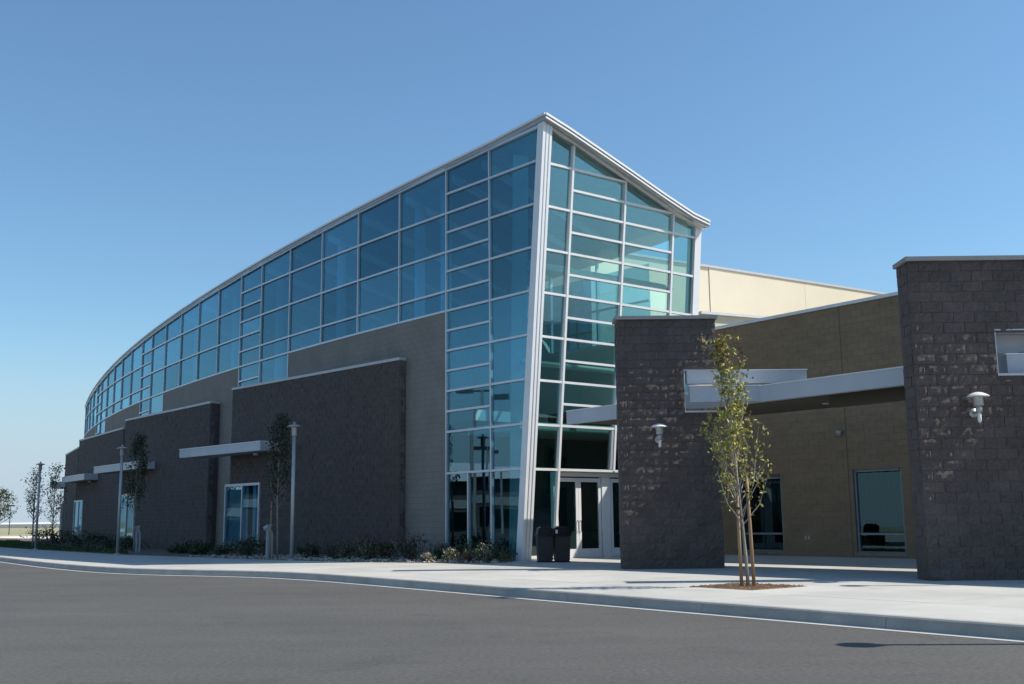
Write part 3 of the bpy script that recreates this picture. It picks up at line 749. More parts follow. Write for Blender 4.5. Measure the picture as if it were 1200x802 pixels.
for (u0, u1, z0, z1) in ops:
    bm = B(); f = .032; rc = -.10
    a_, b_ = WA+WD*u0, WA+WD*u1
    for z in (z0+f, z1-f): beam(bm, a_+WD*.09+UPZ*z, b_-WD*.09+UPZ*z, UPZ, f, WN, rc-.05, rc+.05)
    for c_ in (a_+WD*f, b_-WD*f): beam(bm, c_+UPZ*z0, c_+UPZ*z1, WD, f, WN, rc-.05, rc+.05)
    beam(bm, a_+WD*.09+UPZ*.83, b_-WD*.09+UPZ*.83, UPZ, .03, WN, rc-.05, rc+.04)
    wn = obj('window', bm, 'frame_dark', wing)
    for p, q in ((z0+.09, .80), (.86, z1-.09)):
        bm = B(); slab(bm, [a_+WD*.09+UPZ*p+WN*rc, b_-WD*.09+UPZ*p+WN*rc, b_-WD*.09+UPZ*q+WN*rc, a_+WD*.09+UPZ*q+WN*rc], -WN*.01); obj('pane', bm, 'glass_wing', wn)
    bm = B(); prism(bm, [(a_+WN*.02).xy, (b_+WN*.02).xy, (b_-WN*.2).xy, (a_-WN*.2).xy], z0-.04, z0-.002); obj('sill', bm, 'frame_dark', wn)
    bm = B()
    for k in range(8):
        c_ = a_+WD*(.15+k*.19)-WN*.38
        beam(bm, c_+UPZ*.4, c_+UPZ*(z1-.1), (WD*.6+WN*.7), .06, WN, -.004, .004)
    obj('blind', bm, 'blind_dark' if u0 > 3 else 'interior_dark', wn)
    bm = B(); p, q = a_-WD*.3, b_+WD*.3
    prism(bm, [(p-WN*3).xy, (q-WN*3).xy, (q-WN*3.1).xy, (p-WN*3.1).xy], 0, 3.2)
    for e_ in (p-WD*.1, q): prism(bm, [(e_-WN*.252).xy, (e_+WD*.1-WN*.252).xy, (e_+WD*.1-WN*2.99).xy, (e_-WN*2.99).xy], 0, 3.2)
    prism(bm, [(p-WD*.1-WN*.252).xy, (q+WD*.1-WN*.252).xy, (q+WD*.1-WN*3.1).xy, (p-WD*.1-WN*3.1).xy], 3.205, 3.3)
    obj('room_wall', bm, 'interior_dark', wing)
bm = B()
for du in (0, .12): beam(bm, WA+WD*(3.52+du)+UPZ*.66, WA+WD*(3.52+du)+UPZ*.76, WD, .035, WN, .003, .02)
obj('outlet_cover', bm, 'post', wing)
# small dome camera under the soffit on the wall joint
bm = B(); c_ = WA+WD*5.0+WN*.12; lathe(bm, [(.03, 0), (.07, .05), (.09, .12), (.09, .16)], 12, (c_.x, c_.y, 3.70)); obj('dome_camera', bm, 'post', wing, smooth=True)

# ================================================================== CREAM BUILDING BEHIND
cream = thing('cream_hall', 'tall cream stucco building volume rising behind the low tan wing', 'building', (8.6, 46, 0))
cd_ = Vector((math.cos(rad(32.7)), math.sin(rad(32.7)), 0)); cn = Vector((cd_.y, -cd_.x, 0)); c0 = Vector((8.6, 46, 0))
segs = [(-6.4, -1.22), (-1.2, -.01), (.01, 5.95), (5.965, 11.9), (11.915, 17.8), (17.815, 24)]
for a_, b_ in segs:
    bm = B(); p, q = c0+cd_*a_, c0+cd_*b_; off = cn*(-.03 if a_ < 0 else 0)
    prism(bm, [(p+off).xy, (q+off).xy, (q-cn*.3).xy, (p-cn*.3).xy], 0, 12.10); obj('stucco_panel', bm, 'cream', cream)
bm = B(); prism(bm, [(c0-cd_*6.4-cn*.31).xy, (c0+cd_*24-cn*.31).xy, (c0+cd_*24-cn*18).xy, (c0-cd_*2-cn*18).xy, (c0-cd_*6.4-cn*3).xy], 0, 11.9); obj('hall_body', bm, 'cream', cream)
bm = B(); prism(bm, [(c0-cd_*6.45+cn*.05).xy, (c0+cd_*24+cn*.05).xy, (c0+cd_*24-cn*.4).xy, (c0-cd_*6.45-cn*.4).xy], 12.102, 12.2); obj('coping', bm, 'coping', cream)
# lower roof box between the hall and the cream volume
low = thing('roof_plinth', 'low white edged roof step between the glass front and cream wall', 'roof', (7.0, 40, 0))
q0 = Vector((7.07, 39.6, 0)); q1 = q0+Vector((math.cos(rad(24)), math.sin(rad(24)), 0))*9; qd = (q1-q0).normalized(); qn = Vector((qd.y, -qd.x, 0))
bm = B(); prism(bm, [q0.xy, q1.xy, (q1-qn*4).xy, (q0-qn*4).xy], 7.0, 8.82); obj('wall', bm, 'cream', low)
bm = B(); prism(bm, [(q0+qn*.12-qd*.1).xy, (q1+qn*.12).xy, (q1-qn*4).xy, (q0-qn*4).xy], 8.822, 8.92); obj('roof_edge', bm, 'white', low)

# ================================================================== CANOPY
can = thing('entrance_canopy', 'flat pale metal canopy running from glass front past the pillars to the right', 'canopy', (5.93, 25.75, 0))
FD = Vector((.6115, -.7912, 0)); FN = Vector((-.7912, -.6115, 0)); F0 = Vector((5.93, 25.70, 0))
fa, fb = F0-FD*7.15, F0+FD*12
bm = B(); beam(bm, fa+UPZ*4.235, fb+UPZ*4.235, UPZ, .185, FN, -.18, 0); obj('fascia', bm, 'fascia', can)
bm = B(); beam(bm, fa+UPZ*4.434, fb+UPZ*4.434, UPZ, .013, FN, -.20, .02); obj('fascia_cap', bm, 'white', can)
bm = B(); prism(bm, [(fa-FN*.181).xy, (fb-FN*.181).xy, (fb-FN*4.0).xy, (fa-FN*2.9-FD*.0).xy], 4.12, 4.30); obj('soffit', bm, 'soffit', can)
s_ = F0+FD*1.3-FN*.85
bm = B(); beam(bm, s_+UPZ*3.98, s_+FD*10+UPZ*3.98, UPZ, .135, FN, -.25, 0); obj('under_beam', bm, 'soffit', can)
for k in range(6):
    bm = B(); c_ = F0-FD*5+FD*k*2.6-FN*2.2
    lathe(bm, [(.07, 0), (.09, .02)], 12, (c_.x, c_.y, 4.095)); obj('downlight', bm, 'lens', can)
# cross beams through the pillar notch
bm = B(); box(bm, 4.23, 5.93, 25.72, 25.98, 4.06, 4.43); obj('cross_beam', bm, 'fascia', can)
bm = B(); box(bm, 4.21, 5.95, 25.70, 26.0, 4.432, 4.456); obj('beam_cap', bm, 'white', can)
bm = B(); box(bm, 4.25, 7.18, 26.22, 26.45, 4.56, 4.87); obj('cross_beam', bm, 'fascia', can)
bm = B(); box(bm, 4.23, 7.20, 26.20, 26.47, 4.872, 4.893); obj('beam_cap', bm, 'white', can)
# same pair passing through the right wall
def rb(p): return Vector((7.57, 20.2, 0))+Vector((1, -.0052, 0))*p[0]+Vector((.0052, 1, 0))*p[1]
bm = B(); prism(bm, [rb((1.84, .22)).xy, rb((5, .22)).xy, rb((5, .5)).xy, rb((1.84, .5)).xy], 3.97, 4.33); obj('cross_beam', bm, 'fascia', can)
bm = B(); prism(bm, [rb((1.82, .20)).xy, rb((5, .20)).xy, rb((5, .52)).xy, rb((1.82, .52)).xy], 4.332, 4.356); obj('beam_cap', bm, 'white', can)
bm = B(); prism(bm, [rb((1.74, .52)).xy, rb((5, .52)).xy, rb((5, .58)).xy, rb((1.74, .58)).xy], 4.40, 4.76); obj('cross_beam', bm, 'fascia', can)

# ================================================================== ROUGH BLOCK WALLS (single blocks)
def block_meshes(n, lx, lz, amp, seed):
    rr = random.Random(seed); out = []
    for v in range(n):
        bm = B(); nx, nz = 7, 4; g_ = []
        so = Vector((rr.uniform(0, 99), rr.uniform(0, 99), rr.uniform(0, 99)))
        tx, tz = rr.uniform(-.012, .012), rr.uniform(-.008, .012)
        for j in range(nz):
            row = []
            for i in range(nx):
                x, z = lx*i/(nx-1), lz*j/(nz-1)
                edge = min(i, nx-1-i, j*1.6, (nz-1-j)*1.6)
                h = noise.noise(so+Vector((x*9, z*13, 0)))*amp+rr.uniform(-.4, .4)*amp
                y = -(max(-.002, h)+tx*(i/(nx-1)-.5)+tz*(j/(nz-1)-.5)) if edge > 0 else rr.uniform(0, .006)
                if edge > 0: x += rr.uniform(-.012, .012); z += rr.uniform(-.008, .008)
                row.append(bm.verts.new((x, y, z)))
            g_.append(row)
        for j in range(nz-1):
            for i in range(nx-1): bm.faces.new([g_[j][i], g_[j][i+1], g_[j+1][i+1], g_[j+1][i]])
        bk = [bm.verts.new(p) for p in ((0, .08, 0), (lx, .08, 0), (lx, .08, lz), (0, .08, lz))]
        e_ = bm.verts
        bm.faces.new(list(g_[0])+[bk[1], bk[0]]); bm.faces.new(list(g_[-1])+[bk[2], bk[3]])
        bm.faces.new([g_[j][0] for j in range(nz)]+[bk[3], bk[0]]); bm.faces.new([g_[j][-1] for j in range(nz)]+[bk[2], bk[1]])
        out.append(mesh_from(bm, 'block', 'dark_block'))
    return out
BLK = block_meshes(12, .39, .19, .034, 5)
def rough_wall(root, L, depth, z0, z1, opening, ends=True):
    """front in local XZ plane facing -Y"""
    bm = B()
    us = [0.012, opening[0], L-.012] if opening[1] >= L else [0.012, opening[0], opening[1], L-.012]
    box(bm, .012, opening[0], .016, depth-.012, z0-.1, z1-.01)
    box(bm, opening[0], min(opening[1], L-.012), .016, depth-.012, z0-.1, opening[2])
    box(bm, opening[0], min(opening[1], L-.012), .016, depth-.012, opening[3], z1-.01)
    if opening[1] < L: box(bm, opening[1], L-.012, .016, depth-.012, z0-.1, z1-.01)
    core = obj('core', bm, 'mortar', root, world=False)
    cnt = 0
    for u0, u1, a_, b_ in courses(L, z0, z1, [opening], .4, .2):
        o = bpy.data.objects.new('block', R.choice(BLK)); link(o, root)
        o.location = (u0+.005, 0, a_+.005); o.scale = ((u1-u0-.010)/.39, 1, (b_-a_-.010)/.19); cnt += 1
        o.location.y = R.uniform(-.004, .004)
    # returns and back as joined relief
    bm = B()
    Z = Vector((0, 0, 0))
    wall_blocks(bm, Vector((0, depth, 0)), Vector((0, .085, 0)), Vector((-1, 0, 0)), z0, z1, [], gap=.01, thick=.03, jit=.006)
    ro = [(0, depth, opening[2], opening[3])] if opening[1] >= L else []
    wall_blocks(bm, Vector((L, .085, 0)), Vector((L, depth, 0)), Vector((1, 0, 0)), z0, z1, ro, gap=.01, thick=.03, jit=.006)
    wall_blocks(bm, Vector((L, depth, 0)), Vector((0, depth, 0)), Vector((0, 1, 0)), z0, z1, [(L-opening[1], L-opening[0], opening[2], opening[3])], gap=.01, thick=.03, jit=.006)
    o = obj('return_blocks', bm, 'dark_block', root, world=False); o['kind'] = 'stuff'
    bm = B(); box(bm, -.05, L+.05, -.06, depth+.05, z1+.002, z1+.085); obj('coping', bm, 'coping_dark', root, world=False)
    # notch lining
    bm = B(); x0, x1 = opening[0], min(opening[1], L)
    box(bm, x0+.001, x0+.02, .005, depth+.01, opening[2]+.05, opening[3]-.03); box(bm, x0-.005, x1+.01, -.02, depth+.01, opening[2]+.001, opening[2]+.045)
    box(bm, x0+.001, x1, .0, depth, opening[3]-.025, opening[3]-.001)
    obj('notch_lining', bm, 'fascia', root, world=False)
    return cnt
pier = thing('stone_pillar', 'dark rough block pillar in front of entrance doors with notched upper corner', 'pillar', (2.57, 26.16, 0), 0.0)
rough_wall(pier, 2.42, .62, .15, 6.15, (1.60, 2.5, 3.85, 4.90))
rwall = thing('stone_wall', 'dark rough block wall cut off by the right edge with square slot', 'wall', (7.57, 20.2, 0), rad(-.3))
rough_wall(rwall, 4.2, .62, .15, 6.12, (1.55, 3.0, 3.90, 4.79))

# wall lamps
def wall_lamp(label):
    t = thing('wall_lamp', label, 'wall lamp', group='mushroom wall lamps on dark stone')
    bm = B(); prof = [(.205, .0), (.20, .012), (.15, .045), (.08, .075), (.03, .085)]; lathe(bm, prof, 24, (0, -.27, .38)); obj('cap', bm, 'white', t, world=False, smooth=True)
    bm = B(); lathe(bm, [(.085, 0), (.09, .03), (.09, .16), (.10, .17)], 18, (0, -.27, .21)); lathe(bm, [(.055, 0), (.06, .15)], 14, (0, -.27, .075)); obj('body', bm, 'post', t, world=False, smooth=True)
    bm = B(); tube(bm, [(0, -.27, .12), (0, -.27, -.06), (0, -.265, -.10)], [.035, .035, .02], 10); obj('stem', bm, 'white', t, world=False, smooth=True)
    bm = B(); tube(bm, [(-.0, -.02, .10), (0, -.27, .10)], [.03, .03], 8); tube(bm, [(0, .02, .10), (0, -.05, .10)], [.085, .085], 16); obj('wall_mount', bm, 'post', t, world=False, smooth=True)
    return t
wl = wall_lamp('grey mushroom wall lamp on the pillar before the doors')
rotp = 0.0; wl.location = (2.57+.93, 26.15, 3.10); wl.rotation_euler = (0, 0, rotp)
r_ = rb((1.02, 0)); dup(wl, (r_.x, r_.y-.01, 3.10), rad(-.3), 'grey mushroom wall lamp below the slot on the right hand wall')

# ================================================================== STREET FURNITURE
def lamp_post(label, mt='post'):
    t = thing('lamp_post', label, 'lamp post', group='slim path lamp posts along the curved wall')
    bm = B(); tube(bm, [(0, 0, 0), (0, 0, 3.95)], [.062, .055], 14); obj('pole', bm, mt, t, world=False, smooth=True)
    bm = B(); lathe(bm, [(.12, 0), (.12, .02), (.075, .05)], 16); obj('base', bm, mt, t, world=False)
    bm = B(); lathe(bm, [(.06, 0), (.085, .05), (.085, .26), (.11, .30)], 16, (0, 0, 3.92)); obj('lantern', bm, mt, t, world=False, smooth=True)
    bm = B(); lathe(bm, [(.23, 0), (.23, .015), (.16, .05), (.05, .075)], 24, (0, 0, 4.23)); obj('cap', bm, mt, t, world=False, smooth=True)
    bm = B(); lathe(bm, [(.03, 0), (.05, .03), (.02, .09)], 10, (0, 0, 4.30)); obj('finial', bm, mt, t, world=False)
    return t
lp = lamp_post('grey lamp post in front of the nearest dark block wall'); lp.location = (-7.05, 34.95, .15)
dup(lp, (-15.92, 44.25, .15), 0, 'grey lamp post before the second dark block wall beside narrow window')
dup(lp, (-24.0, 55.25, .15), 0, 'lamp post at left against the sky beyond building end')

dup(lp, (7.5, 11.4, .15), 0, 'lamp post just outside the right edge whose shadow crosses the kerb')
dup(lp, (9.6, 18.8, .15), 0, 'lamp post outside the right edge in front of the stone wall')
def litter_bin(label, dark=True):
    t = thing('litter_bin', label, 'litter bin', group='pair of square litter bins by the doors')
    bm = B(); v = hexa(bm, [(-.20, -.20, .03), (.20, -.20, .03), (.20, .20, .03), (-.20, .20, .03), (-.225, -.225, .72), (.225, -.225, .72), (.225, .225, .72), (-.225, .225, .72)])
    bmesh.ops.bevel(bm, geom=[e for e in bm.edges], offset=.02, segments=2, affect='EDGES'); obj('body', bm, 'bin', t, world=False)
    bm = B(); box(bm, -.24, .24, -.24, .24, .722, .76)
    v = hexa(bm, [(-.235, -.235, .762), (.235, -.235, .762), (.235, .235, .762), (-.235, .235, .762), (-.19, -.19, 1.0), (.19, -.19, 1.0), (.19, .19, 1.0), (-.19, .19, 1.0)])
    bmesh.ops.bevel(bm, geom=[e for e in bm.edges if min(q.co.z for q in e.verts) > .95], offset=.05, segments=3, affect='EDGES')
    box(bm, -.13, .13, -.25, -.21, .80, .92)
    obj('hood', bm, 'black', t, world=False)
    bm = B(); box(bm, -.21, .21, -.21, .21, 0, .03); obj('foot', bm, 'black', t, world=False)
    return t
lb = litter_bin('dark square litter bin nearer the leaning white column'); lb.location = (.87, 31.3, .15); lb.rotation_euler = (0, 0, rad(8))
b2 = dup(lb, (1.345, 31.25, .15), rad(8), 'dark square litter bin nearer the doors with pale sticker')
bm = B(); box(bm, -.21, -.15, -.245, -.225, .80, .90); obj('sticker', bm, 'white', b2, world=False)

# ================================================================== VEGETATION
def leaf_at(bm, p, size, nrm=None, mi=0):
    n_ = Vector((R.gauss(0, 1), R.gauss(0, 1), R.gauss(.3, .8))).normalized(); a_ = n_.orthogonal().normalized()
    a_.rotate(Matrix.Rotation(R.uniform(0, 6.28), 3, n_)) if False else None
    a_ = (Matrix.Rotation(R.uniform(0, 6.28), 3, n_) @ a_); b_ = n_.cross(a_); s = size*R.uniform(.6, 1.3)
    f = bm.faces.new([bm.verts.new(p-a_*s), bm.verts.new(p+b_*s*.45+n_*s*.15), bm.verts.new(p+a_*s), bm.verts.new(p-b_*s*.45+n_*s*.15)]); f.material_index = mi
def tree(name, label, loc, h, crown0, width, lean=0, nleaf=1500, lsize=.045, mats=('leaf', 'leaf_orange'), fork=True, stakes=0, tr=.035, group=None, trunks=1, wrap=False, clump=.14, twigs=46, rz=0, orange=.12, taper=.55):
    t = thing(name, label, 'tree', loc, rz, group); bm = B()
    tips = []
    main = [Vector((0, 0, 0)), Vector((-.02, 0, crown0*.5)), Vector((-.05, .01, crown0)), Vector((lean*.35-.03, 0, (crown0+h)*.5)), Vector((lean, .02, h*.97))]
    tube(bm, main, [tr, tr*.85, tr*.75, tr*.45, tr*.12], 7)
    leaders = [(main, tr*.6)]
    def width_at(z):
        f = max(0, min(1, (z-crown0)/(h-crown0))); return width*.5*min(1, f*3.0+.40)*(1-f)**taper+.04
    nb = twigs
    for k in range(nb):
        z0 = crown0*.93+(h-crown0)*(k/nb)*.92+R.uniform(-.05, .05); f = max(0, min(1, (z0-crown0)/(h-crown0)))
        # point on the trunk
        for a_, b_ in zip(main, main[1:]):
            if a_.z <= z0 <= b_.z: p = a_+(b_-a_)*((z0-a_.z)/(b_.z-a_.z)); break
        az = R.uniform(0, 2*math.pi) if k else 0
        rise = R.uniform(.7, 1.5)*(h-crown0)*.34*(1-f*.6)
        tipz = min(h*.99, z0+rise); wd = width_at((z0+tipz)/2)*R.uniform(.65, 1.1)
        q = Vector((p.x+math.cos(az)*wd*.62, p.y+math.sin(az)*wd*.62, z0+rise*.38)); e_ = Vector((p.x+math.cos(az)*wd, p.y+math.sin(az)*wd, tipz))
        r0 = tr*.42*(1-f*.6); tube(bm, [p, q, e_], [r0, r0*.6, r0*.2], 5, cap=False)
        tips += [(p+(q-p)*.7), q, q+(e_-q)*.35, q+(e_-q)*.7, e_]
        for m_ in range(2):
            s = q+(e_-q)*R.uniform(.0, .6); e2 = s+Vector((R.uniform(-.2, .2)*width, R.uniform(-.2, .2)*width, R.uniform(.08, .25)*(h-crown0)*.5))
            e2.z = min(e2.z, h); tube(bm, [s, e2], [r0*.35, r0*.15], 4, cap=False); tips += [e2, (s+e2)/2]
    obj('trunk', bm, 'bark', t, world=False, smooth=True)
    bm = B(); tips = [q for q in tips if q.z > crown0*.95]
    wts = [R.uniform(.2, 1) for _ in tips]
    for k in range(nleaf):
        c_ = R.choices(tips, wts)[0]; p = c_+Vector((R.gauss(0, clump*.55), R.gauss(0, clump*.55), R.gauss(0, clump*.7)))
        if p.z < crown0*.9: continue
        top = (p.z-crown0)/(h-crown0)
        leaf_at(bm, p, lsize, mi=1 if (len(mats) > 1 and R.random() < orange+(.35 if top > .85 else 0)) else 0)
    obj('crown', bm, list(mats), t, world=False)
    sx = {0: (), 1: (.22,), 2: (-.20, .22), 3: (-.20, .22)}[stakes]
    return t
def stake(label, loc, h, r=.03, tilt=0.0, group=None):
    t = thing('tree_stake', label, 'stake', loc, 0, group)
    bm = B(); tube(bm, [(0, 0, -.1), (tilt*.5, 0, h*.5), (tilt, 0, h)], [r, r, r*.95], 10); obj('wooden_pole', bm, 'stake', t, world=False, smooth=True)
    bm = B(); lathe(bm, [(r+.004, 0), (r+.004, .03)], 10, (tilt*.85, 0, h*.85)); obj('tie_band', bm, 'black', t, world=False)
    return t
# entrance tree with its two stakes in the gravel square
bm = B(); pc = Vector((4.0, 19.05)); hw = .70
sq = [pc+ax*hw*a_+ay*hw*b_ for a_, b_ in ((-1, -1), (1, -1), (1, 1), (-1, 1))]
prism(bm, sq, .14, .158)
o = obj('tree_pit', bm, 'decomposed', None); o['kind'] = 'structure'
bm = B()
for k in range(900):
    u, v = R.uniform(-.98, .98)*hw, R.uniform(-.98, .98)*hw; q = pc+ax*u+ay*v; s = R.uniform(.006, .018)
    hexa(bm, [(q.x-s, q.y-s, .155), (q.x+s, q.y-s*.7, .155), (q.x+s*.8, q.y+s, .155), (q.x-s, q.y+s, .155), (q.x-s*.6, q.y-s*.5, .158+s), (q.x+s*.5, q.y-s*.5, .158+s), (q.x+s*.4, q.y+s*.5, .158+s), (q.x-s*.5, q.y+s*.6, .158+s)])
o = obj('gravel', bm, 'decomposed'); o['kind'] = 'stuff'; o['label'] = 'brown gravel around the young tree trunk'; o['category'] = 'gravel'
tree('young_tree', 'slender young tree with yellow green leaves standing in front of the pillars', (4.00, 19.0, .155), 4.30, 1.10, 1.50, lean=-.40, nleaf=2500, lsize=.040, tr=.033, clump=.075, twigs=54, orange=.16, taper=1.15)
stake('wooden stake just left of the young entrance tree trunk', (3.89, 19.0, .15), 1.55, .030, -.01)
stake('taller wooden stake just right of the young entrance tree trunk', (4.11, 19.02, .15), 1.86, .030, -.05)
# trees along the dark walls
tree('young_tree', 'dark columnar young tree between window and nearest lamp post', (-7.85, 36.6, .15), 4.7, 1.75, .95, lean=0, nleaf=2300, lsize=.05, mats=('leaf_dark',), clump=.13, twigs=40, tr=.035)
stake('thin stake left of the columnar tree near the window', (-8.05, 36.4, .15), 1.9, .025)
stake('leaning stake right of the columnar tree beside lamp post', (-7.35, 36.3, .15), 2.2, .03, .06)
tree('young_tree', 'dark columnar tree in front of second narrow window beside lamp post', (-16.0, 46.4, .15), 4.9, 1.6, 1.0, nleaf=1900, lsize=.055, mats=('leaf_dark',), clump=.13, twigs=36, tr=.035)
tree('young_tree', 'thin sparse tree just right of leftmost lamp post against sky', (-27.1, 62.0, .15), 4.3, 1.3, 1.3, nleaf=650, lsize=.06, mats=('leaf_dark',), clump=.2, twigs=34, tr=.05)
tree('young_tree', 'thin sparse tree touching the far end of the dark wall', (-29.9, 71.3, .15), 5.0, 1.0, 1.4, nleaf=800, lsize=.07, mats=('leaf_dark',), clump=.22, twigs=34, tr=.05)
tree('round_tree', 'small open crowned tree at the far left edge beyond the lawn', (-42.6, 91.0, .15), 4.1, 1.5, 2.9, nleaf=1500, lsize=.085, mats=('sage', 'leaf_dark'), clump=.22, twigs=30, tr=.06, orange=.35)
# white trunk wraps / irrigation boxes
def post_wrap(label, loc):
    t = thing('valve_post', label, 'post', loc, 0)
    bm = B(); tube(bm, [(0, 0, 0), (.0, 0, .95)], [.07, .06], 10); obj('pipe', bm, 'wrap', t, world=False)
    bm = B(); tube(bm, [(-.14, 0, .98), (.02, 0, 1.06)], [.075, .085], 10); tube(bm, [(.0, 0, .9), (.10, 0, 1.12)], [.05, .06], 8); obj('valve_head', bm, 'wrap', t, world=False)
    bm = B(); tube(bm, [(.14, 0, 0), (.14, 0, .8), (.06, 0, .98)], [.045]*3, 8); obj('side_pipe', bm, 'wrap', t, world=False)
post_wrap('pale backflow pipe standing beside the nearest columnar tree', (-8.25, 36.9, .15))
post_wrap('pale pipe standing in front of the second narrow window', (-15.95, 46.5, .15))
post_wrap('pale pipe standing near the third narrow window', (-25.0, 63.0, .15))

def shrub(label, loc, w_, h_, n=650, mats=('shrub',), extra=0.0, lsize=.05, kind='shrub'):
    t = thing(kind, label, 'shrub' if kind == 'shrub' else 'plant', loc, R.uniform(0, 6))
    bm = B()
    for k in range(14):
        a_ = R.uniform(0, 6.28); q = Vector((math.cos(a_)*w_*.4*R.random(), math.sin(a_)*w_*.4*R.random(), h_*R.uniform(.5, .95))); tube(bm, [(q.x*.15, q.y*.15, -.02), (q.x*.6, q.y*.6, q.z*.5), q], [.012, .009, .004], 4, cap=False)
    obj('stems', bm, 'bark', t, world=False)
    bm = B(); cl = [(Vector((R.gauss(0, .24)*w_, R.gauss(0, .24)*w_, R.uniform(.15, .8)*h_)), R.uniform(.08, .18)*w_) for _ in range(16)]
    for k in range(n):
        c_, r = R.choice(cl); p = c_+Vector((R.gauss(0, r), R.gauss(0, r), R.gauss(0, r*.8)))
        if p.z < .01: p.z = R.uniform(.01, .1)
        leaf_at(bm, p, lsize, mi=1 if len(mats) > 1 and R.random() < extra else 0)
    obj('foliage', bm, list(mats), t, world=False)
SH = [((-5.65, 35.9), .85, .75, 0, 'dark round shrub against nearest dark wall, left of the red flowered ones'),
      ((-4.75, 35.2), .95, .95, .05, 'large dark shrub with few red flowers by nearest dark wall'),
      ((-4.15, 35.0), .8, .7, .10, 'low shrub between the two largest near the grey wall'),
      ((-3.45, 34.75), 1.1, .95, .16, 'red flowered shrub where the dark wall meets the grey wall'),
      ((-2.1, 34.2), .75, .65, 0, 'dark shrub at the foot of the grey wall beside the glazing'),
      ((-1.35, 33.4), .8, .75, 0, 'dark green shrub before the first tall glass pane'),
      ((-.55, 32.8), .8, .7, 0, 'dark green shrub before the tall glass pane nearest the white column'),
      ((-6.9, 37.2), .7, .5, 0, 'small low shrub behind the nearest lamp post'),
      ((-9.3, 39.6), 1.0, .95, 0, 'dark shrub under the right side of the two pane window'),
      ((-10.0, 40.4), .9, .8, 0, 'dark shrub under the left side of the two pane window'),
      ((-11.0, 41.7), .9, .6, 0, 'low shrub at the foot of the grey gap left of the window'),
      ((-12.2, 43.3), .9, .6, 0, 'low shrub before the second dark wall, nearest its corner'),
      ((-13.4, 45.0), .9, .6, 0, 'low shrub midway along the second dark wall'),
      ((-17.6, 50.6), 1.0, .7, 0, 'shrub left of the second lamp post at the wall foot'),
      ((-19.6, 53.6), 1.2, .9, 0, 'dark shrub before the third dark wall, nearer its right end'),
      ((-21.6, 56.6), 1.2, 1.0, 0, 'dark shrub midway along the third dark wall'),
      ((-24.2, 60.8), 1.3, 1.1, 0, 'dark shrub below the third narrow window'),
      ((-26.8, 65.4), 1.4, 1.2, 0, 'dark bushy shrub near the far end of dark wall'),
      ((-29.0, 68.6), 1.4, 1.2, 0, 'dark shrub at the far building corner'),
      ((-31.6, 73.5), 1.8, 1.3, 0, 'farthest dark shrub at the lawn edge by building end')]
for (x, y), w_, h_, ex, lab in SH:
    shrub(lab, (x, y, .15), w_, h_*.82, n=700 if y < 42 else 500, mats=('shrub', 'red') if ex else ('shrub',), extra=ex, lsize=.045 if y < 42 else .07)
FL = [((-2.55, 32.2), .35, .30, 'sage', 'pink', .30, 'small sage plant at left end of the flower clump'),
      ((-1.9, 32.0), .55, .42, 'sage', 'pink', .22, 'pale flowering plant left of the red one in the sunlit bed'),
      ((-1.35, 31.7), .5, .36, 'sage', 'red', .30, 'red flowering plant in the sunlit bed before the glazing'),
      ((-.85, 31.45), .5, .34, 'sage', 'pink', .15, 'light green plant at the sunlit bed edge'),
      ((-.25, 31.3), .4, .34, 'sage', 'red', .10, 'small green plant at right end of the sunlit bed'),
      ((-.9, 32.3), .6, .6, 'shrub', 'pink', .14, 'taller plant with pale blossoms close to the glass')]
for (x, y), w_, h_, m1_, m2_, ex, lab in FL: shrub(lab, (x, y, .15), w_, h_, n=420, mats=(m1_, m2_), extra=ex, lsize=.035, kind='flowering_plant')
# rocks and mulch pieces scattered in the near bed
bm = B(); cnt = 0
while cnt < 1400:
    x, y = R.uniform(-12, .1), R.uniform(30.6, 41)
    if not inside((x, y), BED): continue
    cnt += 1; s = R.uniform(.015, .06)*(1 if R.random() < .8 else 1.6)
    bmesh.ops.create_icosphere(bm, subdivisions=1, radius=s, matrix=Matrix.Translation((x, y, .15+s*.2)) @ Matrix.Rotation(R.uniform(0, 6), 4, 'Z') @ Matrix.Diagonal((1, R.uniform(.6, 1), R.uniform(.4, .8), 1)))
o = obj('bed_rocks', bm, 'rubble'); o['kind'] = 'stuff'; o['label'] = 'small pale rocks scattered over the planting bed'; o['category'] = 'rocks'

# ================================================================== FAR SURROUNDINGS
def far_block(label, x0, x1, y0, y1, h, rh, name='distant_building'):
    t = thing(name, label, 'building', (x0, y0, 0))
    bm = B(); box(bm, x0, x1, y0, y1, -.1, h); obj('wall', bm, 'pale_paving', t)
    bm = B(); xm = (y0+y1)/2
    a = [(x0-.4, y0-.4, h+.002), (x1+.4, y0-.4, h+.002), (x1+.4, y1+.4, h+.002), (x0-.4, y1+.4, h+.002), (x0, xm, h+rh), (x1, xm, h+rh)]
    v = [bm.verts.new(p) for p in a]
    for f in ((0, 1, 5, 4), (2, 3, 4, 5), (0, 4, 3), (1, 2, 5), (3, 2, 1, 0)): bm.faces.new([v[i] for i in f])
    obj('roof', bm, 'white', t)
    bm = B(); n_ = max(3, int((x1-x0)/6))
    return t, n_
far_block('long white low building far off at the left horizon', -620, -330, 900, 930, 3.0, 1.5)
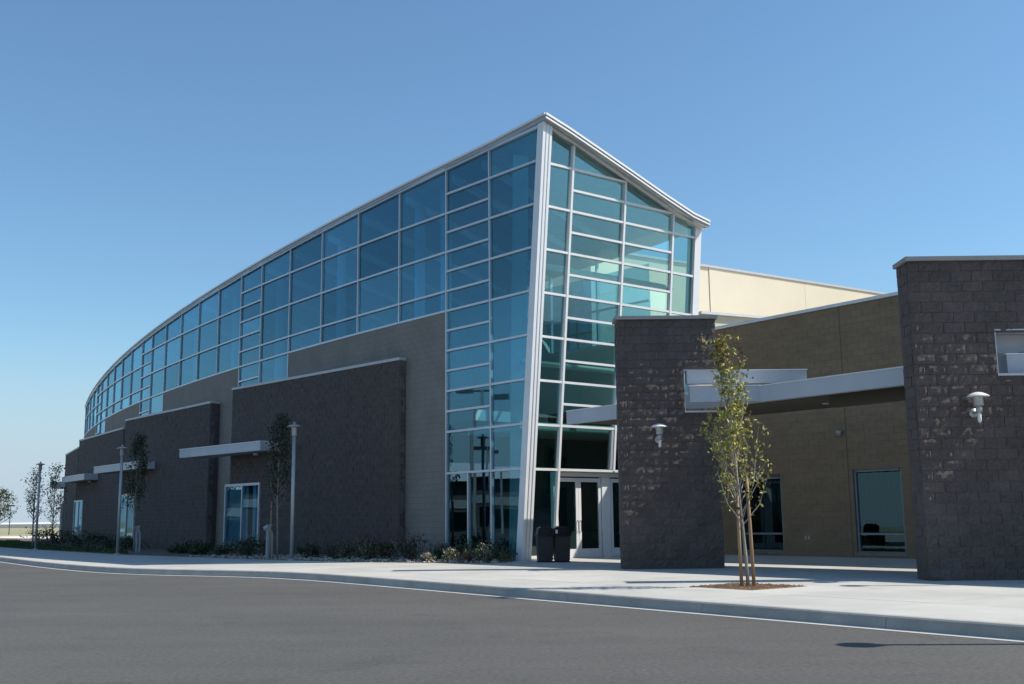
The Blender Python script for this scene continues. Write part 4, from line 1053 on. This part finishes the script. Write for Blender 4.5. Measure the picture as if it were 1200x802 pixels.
# neighbouring school building and parking lamps that the glass mirrors
nb = thing('neighbour_building', 'low building with pale roof across the parking lot outside the frame', 'building', (-66, 52, 0))
bm = B(); box(bm, -72, -58, 30, 72, -.1, 4.4); obj('wall', bm, 'dark_wall', nb)
bm = B()
v = [bm.verts.new(p) for p in [(-73, 29, 4.4), (-57, 29, 4.4), (-57, 73, 4.4), (-73, 73, 4.4), (-65, 33, 6.9), (-65, 69, 6.9)]]
for f in ((1, 2, 5, 4), (3, 0, 4, 5), (0, 1, 4), (2, 3, 5), (3, 2, 1, 0)): bm.faces.new([v[i] for i in f])
obj('roof', bm, 'white', nb)
bm = B(); box(bm, -57.99, -57.9, 31, 71, 2.2, 2.9); obj('wall_band', bm, 'coping_dark', nb)
bm = B()
for k in range(9): box(bm, -57.99, -57.93, 32+k*4.2, 34.4+k*4.2, .3, 1.9)
obj('dark_doors', bm, 'glass_dark', nb)
def lot_lamp(label, loc, h, arm=1.0):
    t = thing('parking_lamp', label, 'lamp post', loc)
    bm = B(); tube(bm, [(0, 0, 0), (0, 0, h)], [.11, .08], 10); obj('pole', bm, 'post', t, world=False)
    bm = B(); box(bm, -.06, .06, -arm, arm, h-.1, h); obj('arm', bm, 'post_dark', t, world=False)
    for s in (-1, 1): bm = B(); box(bm, -.3, .3, s*arm-.45, s*arm+.45, h-.16, h+.08); obj('lamp_head', bm, 'post_dark', t, world=False)
lot_lamp('tall twin headed parking lamp left of the frame mirrored in the glass', (-27.5, 38.5, 0), 8.6)
lot_lamp('shorter parking lamp left of the frame mirrored in the glass', (-48, 40.5, 0), 7.0, .5)
for px_, y_, h_ in ((-62, 150, 3.6), (-79, 172, 4.4), (-103, 235, 7.0)):
    t = thing('distant_lamp', {150: 'thin lamp standing beyond the lawn right of the round tree', 172: 'thin lamp farther off beside the small round tree', 235: 'tiny lamp mast on the dry field at the horizon'}[y_], 'lamp post', (px_, y_, 0))
    bm = B(); tube(bm, [(0, 0, 0), (0, 0, h_)], [.07, .05], 8); obj('pole', bm, 'post_dark', t, world=False)
    bm = B(); box(bm, -.6, .6, -.2, .2, h_, h_+.22); obj('lamp_head', bm, 'post_dark', t, world=False)
print('objects', len(bpy.data.objects), 'slabs', nslab)
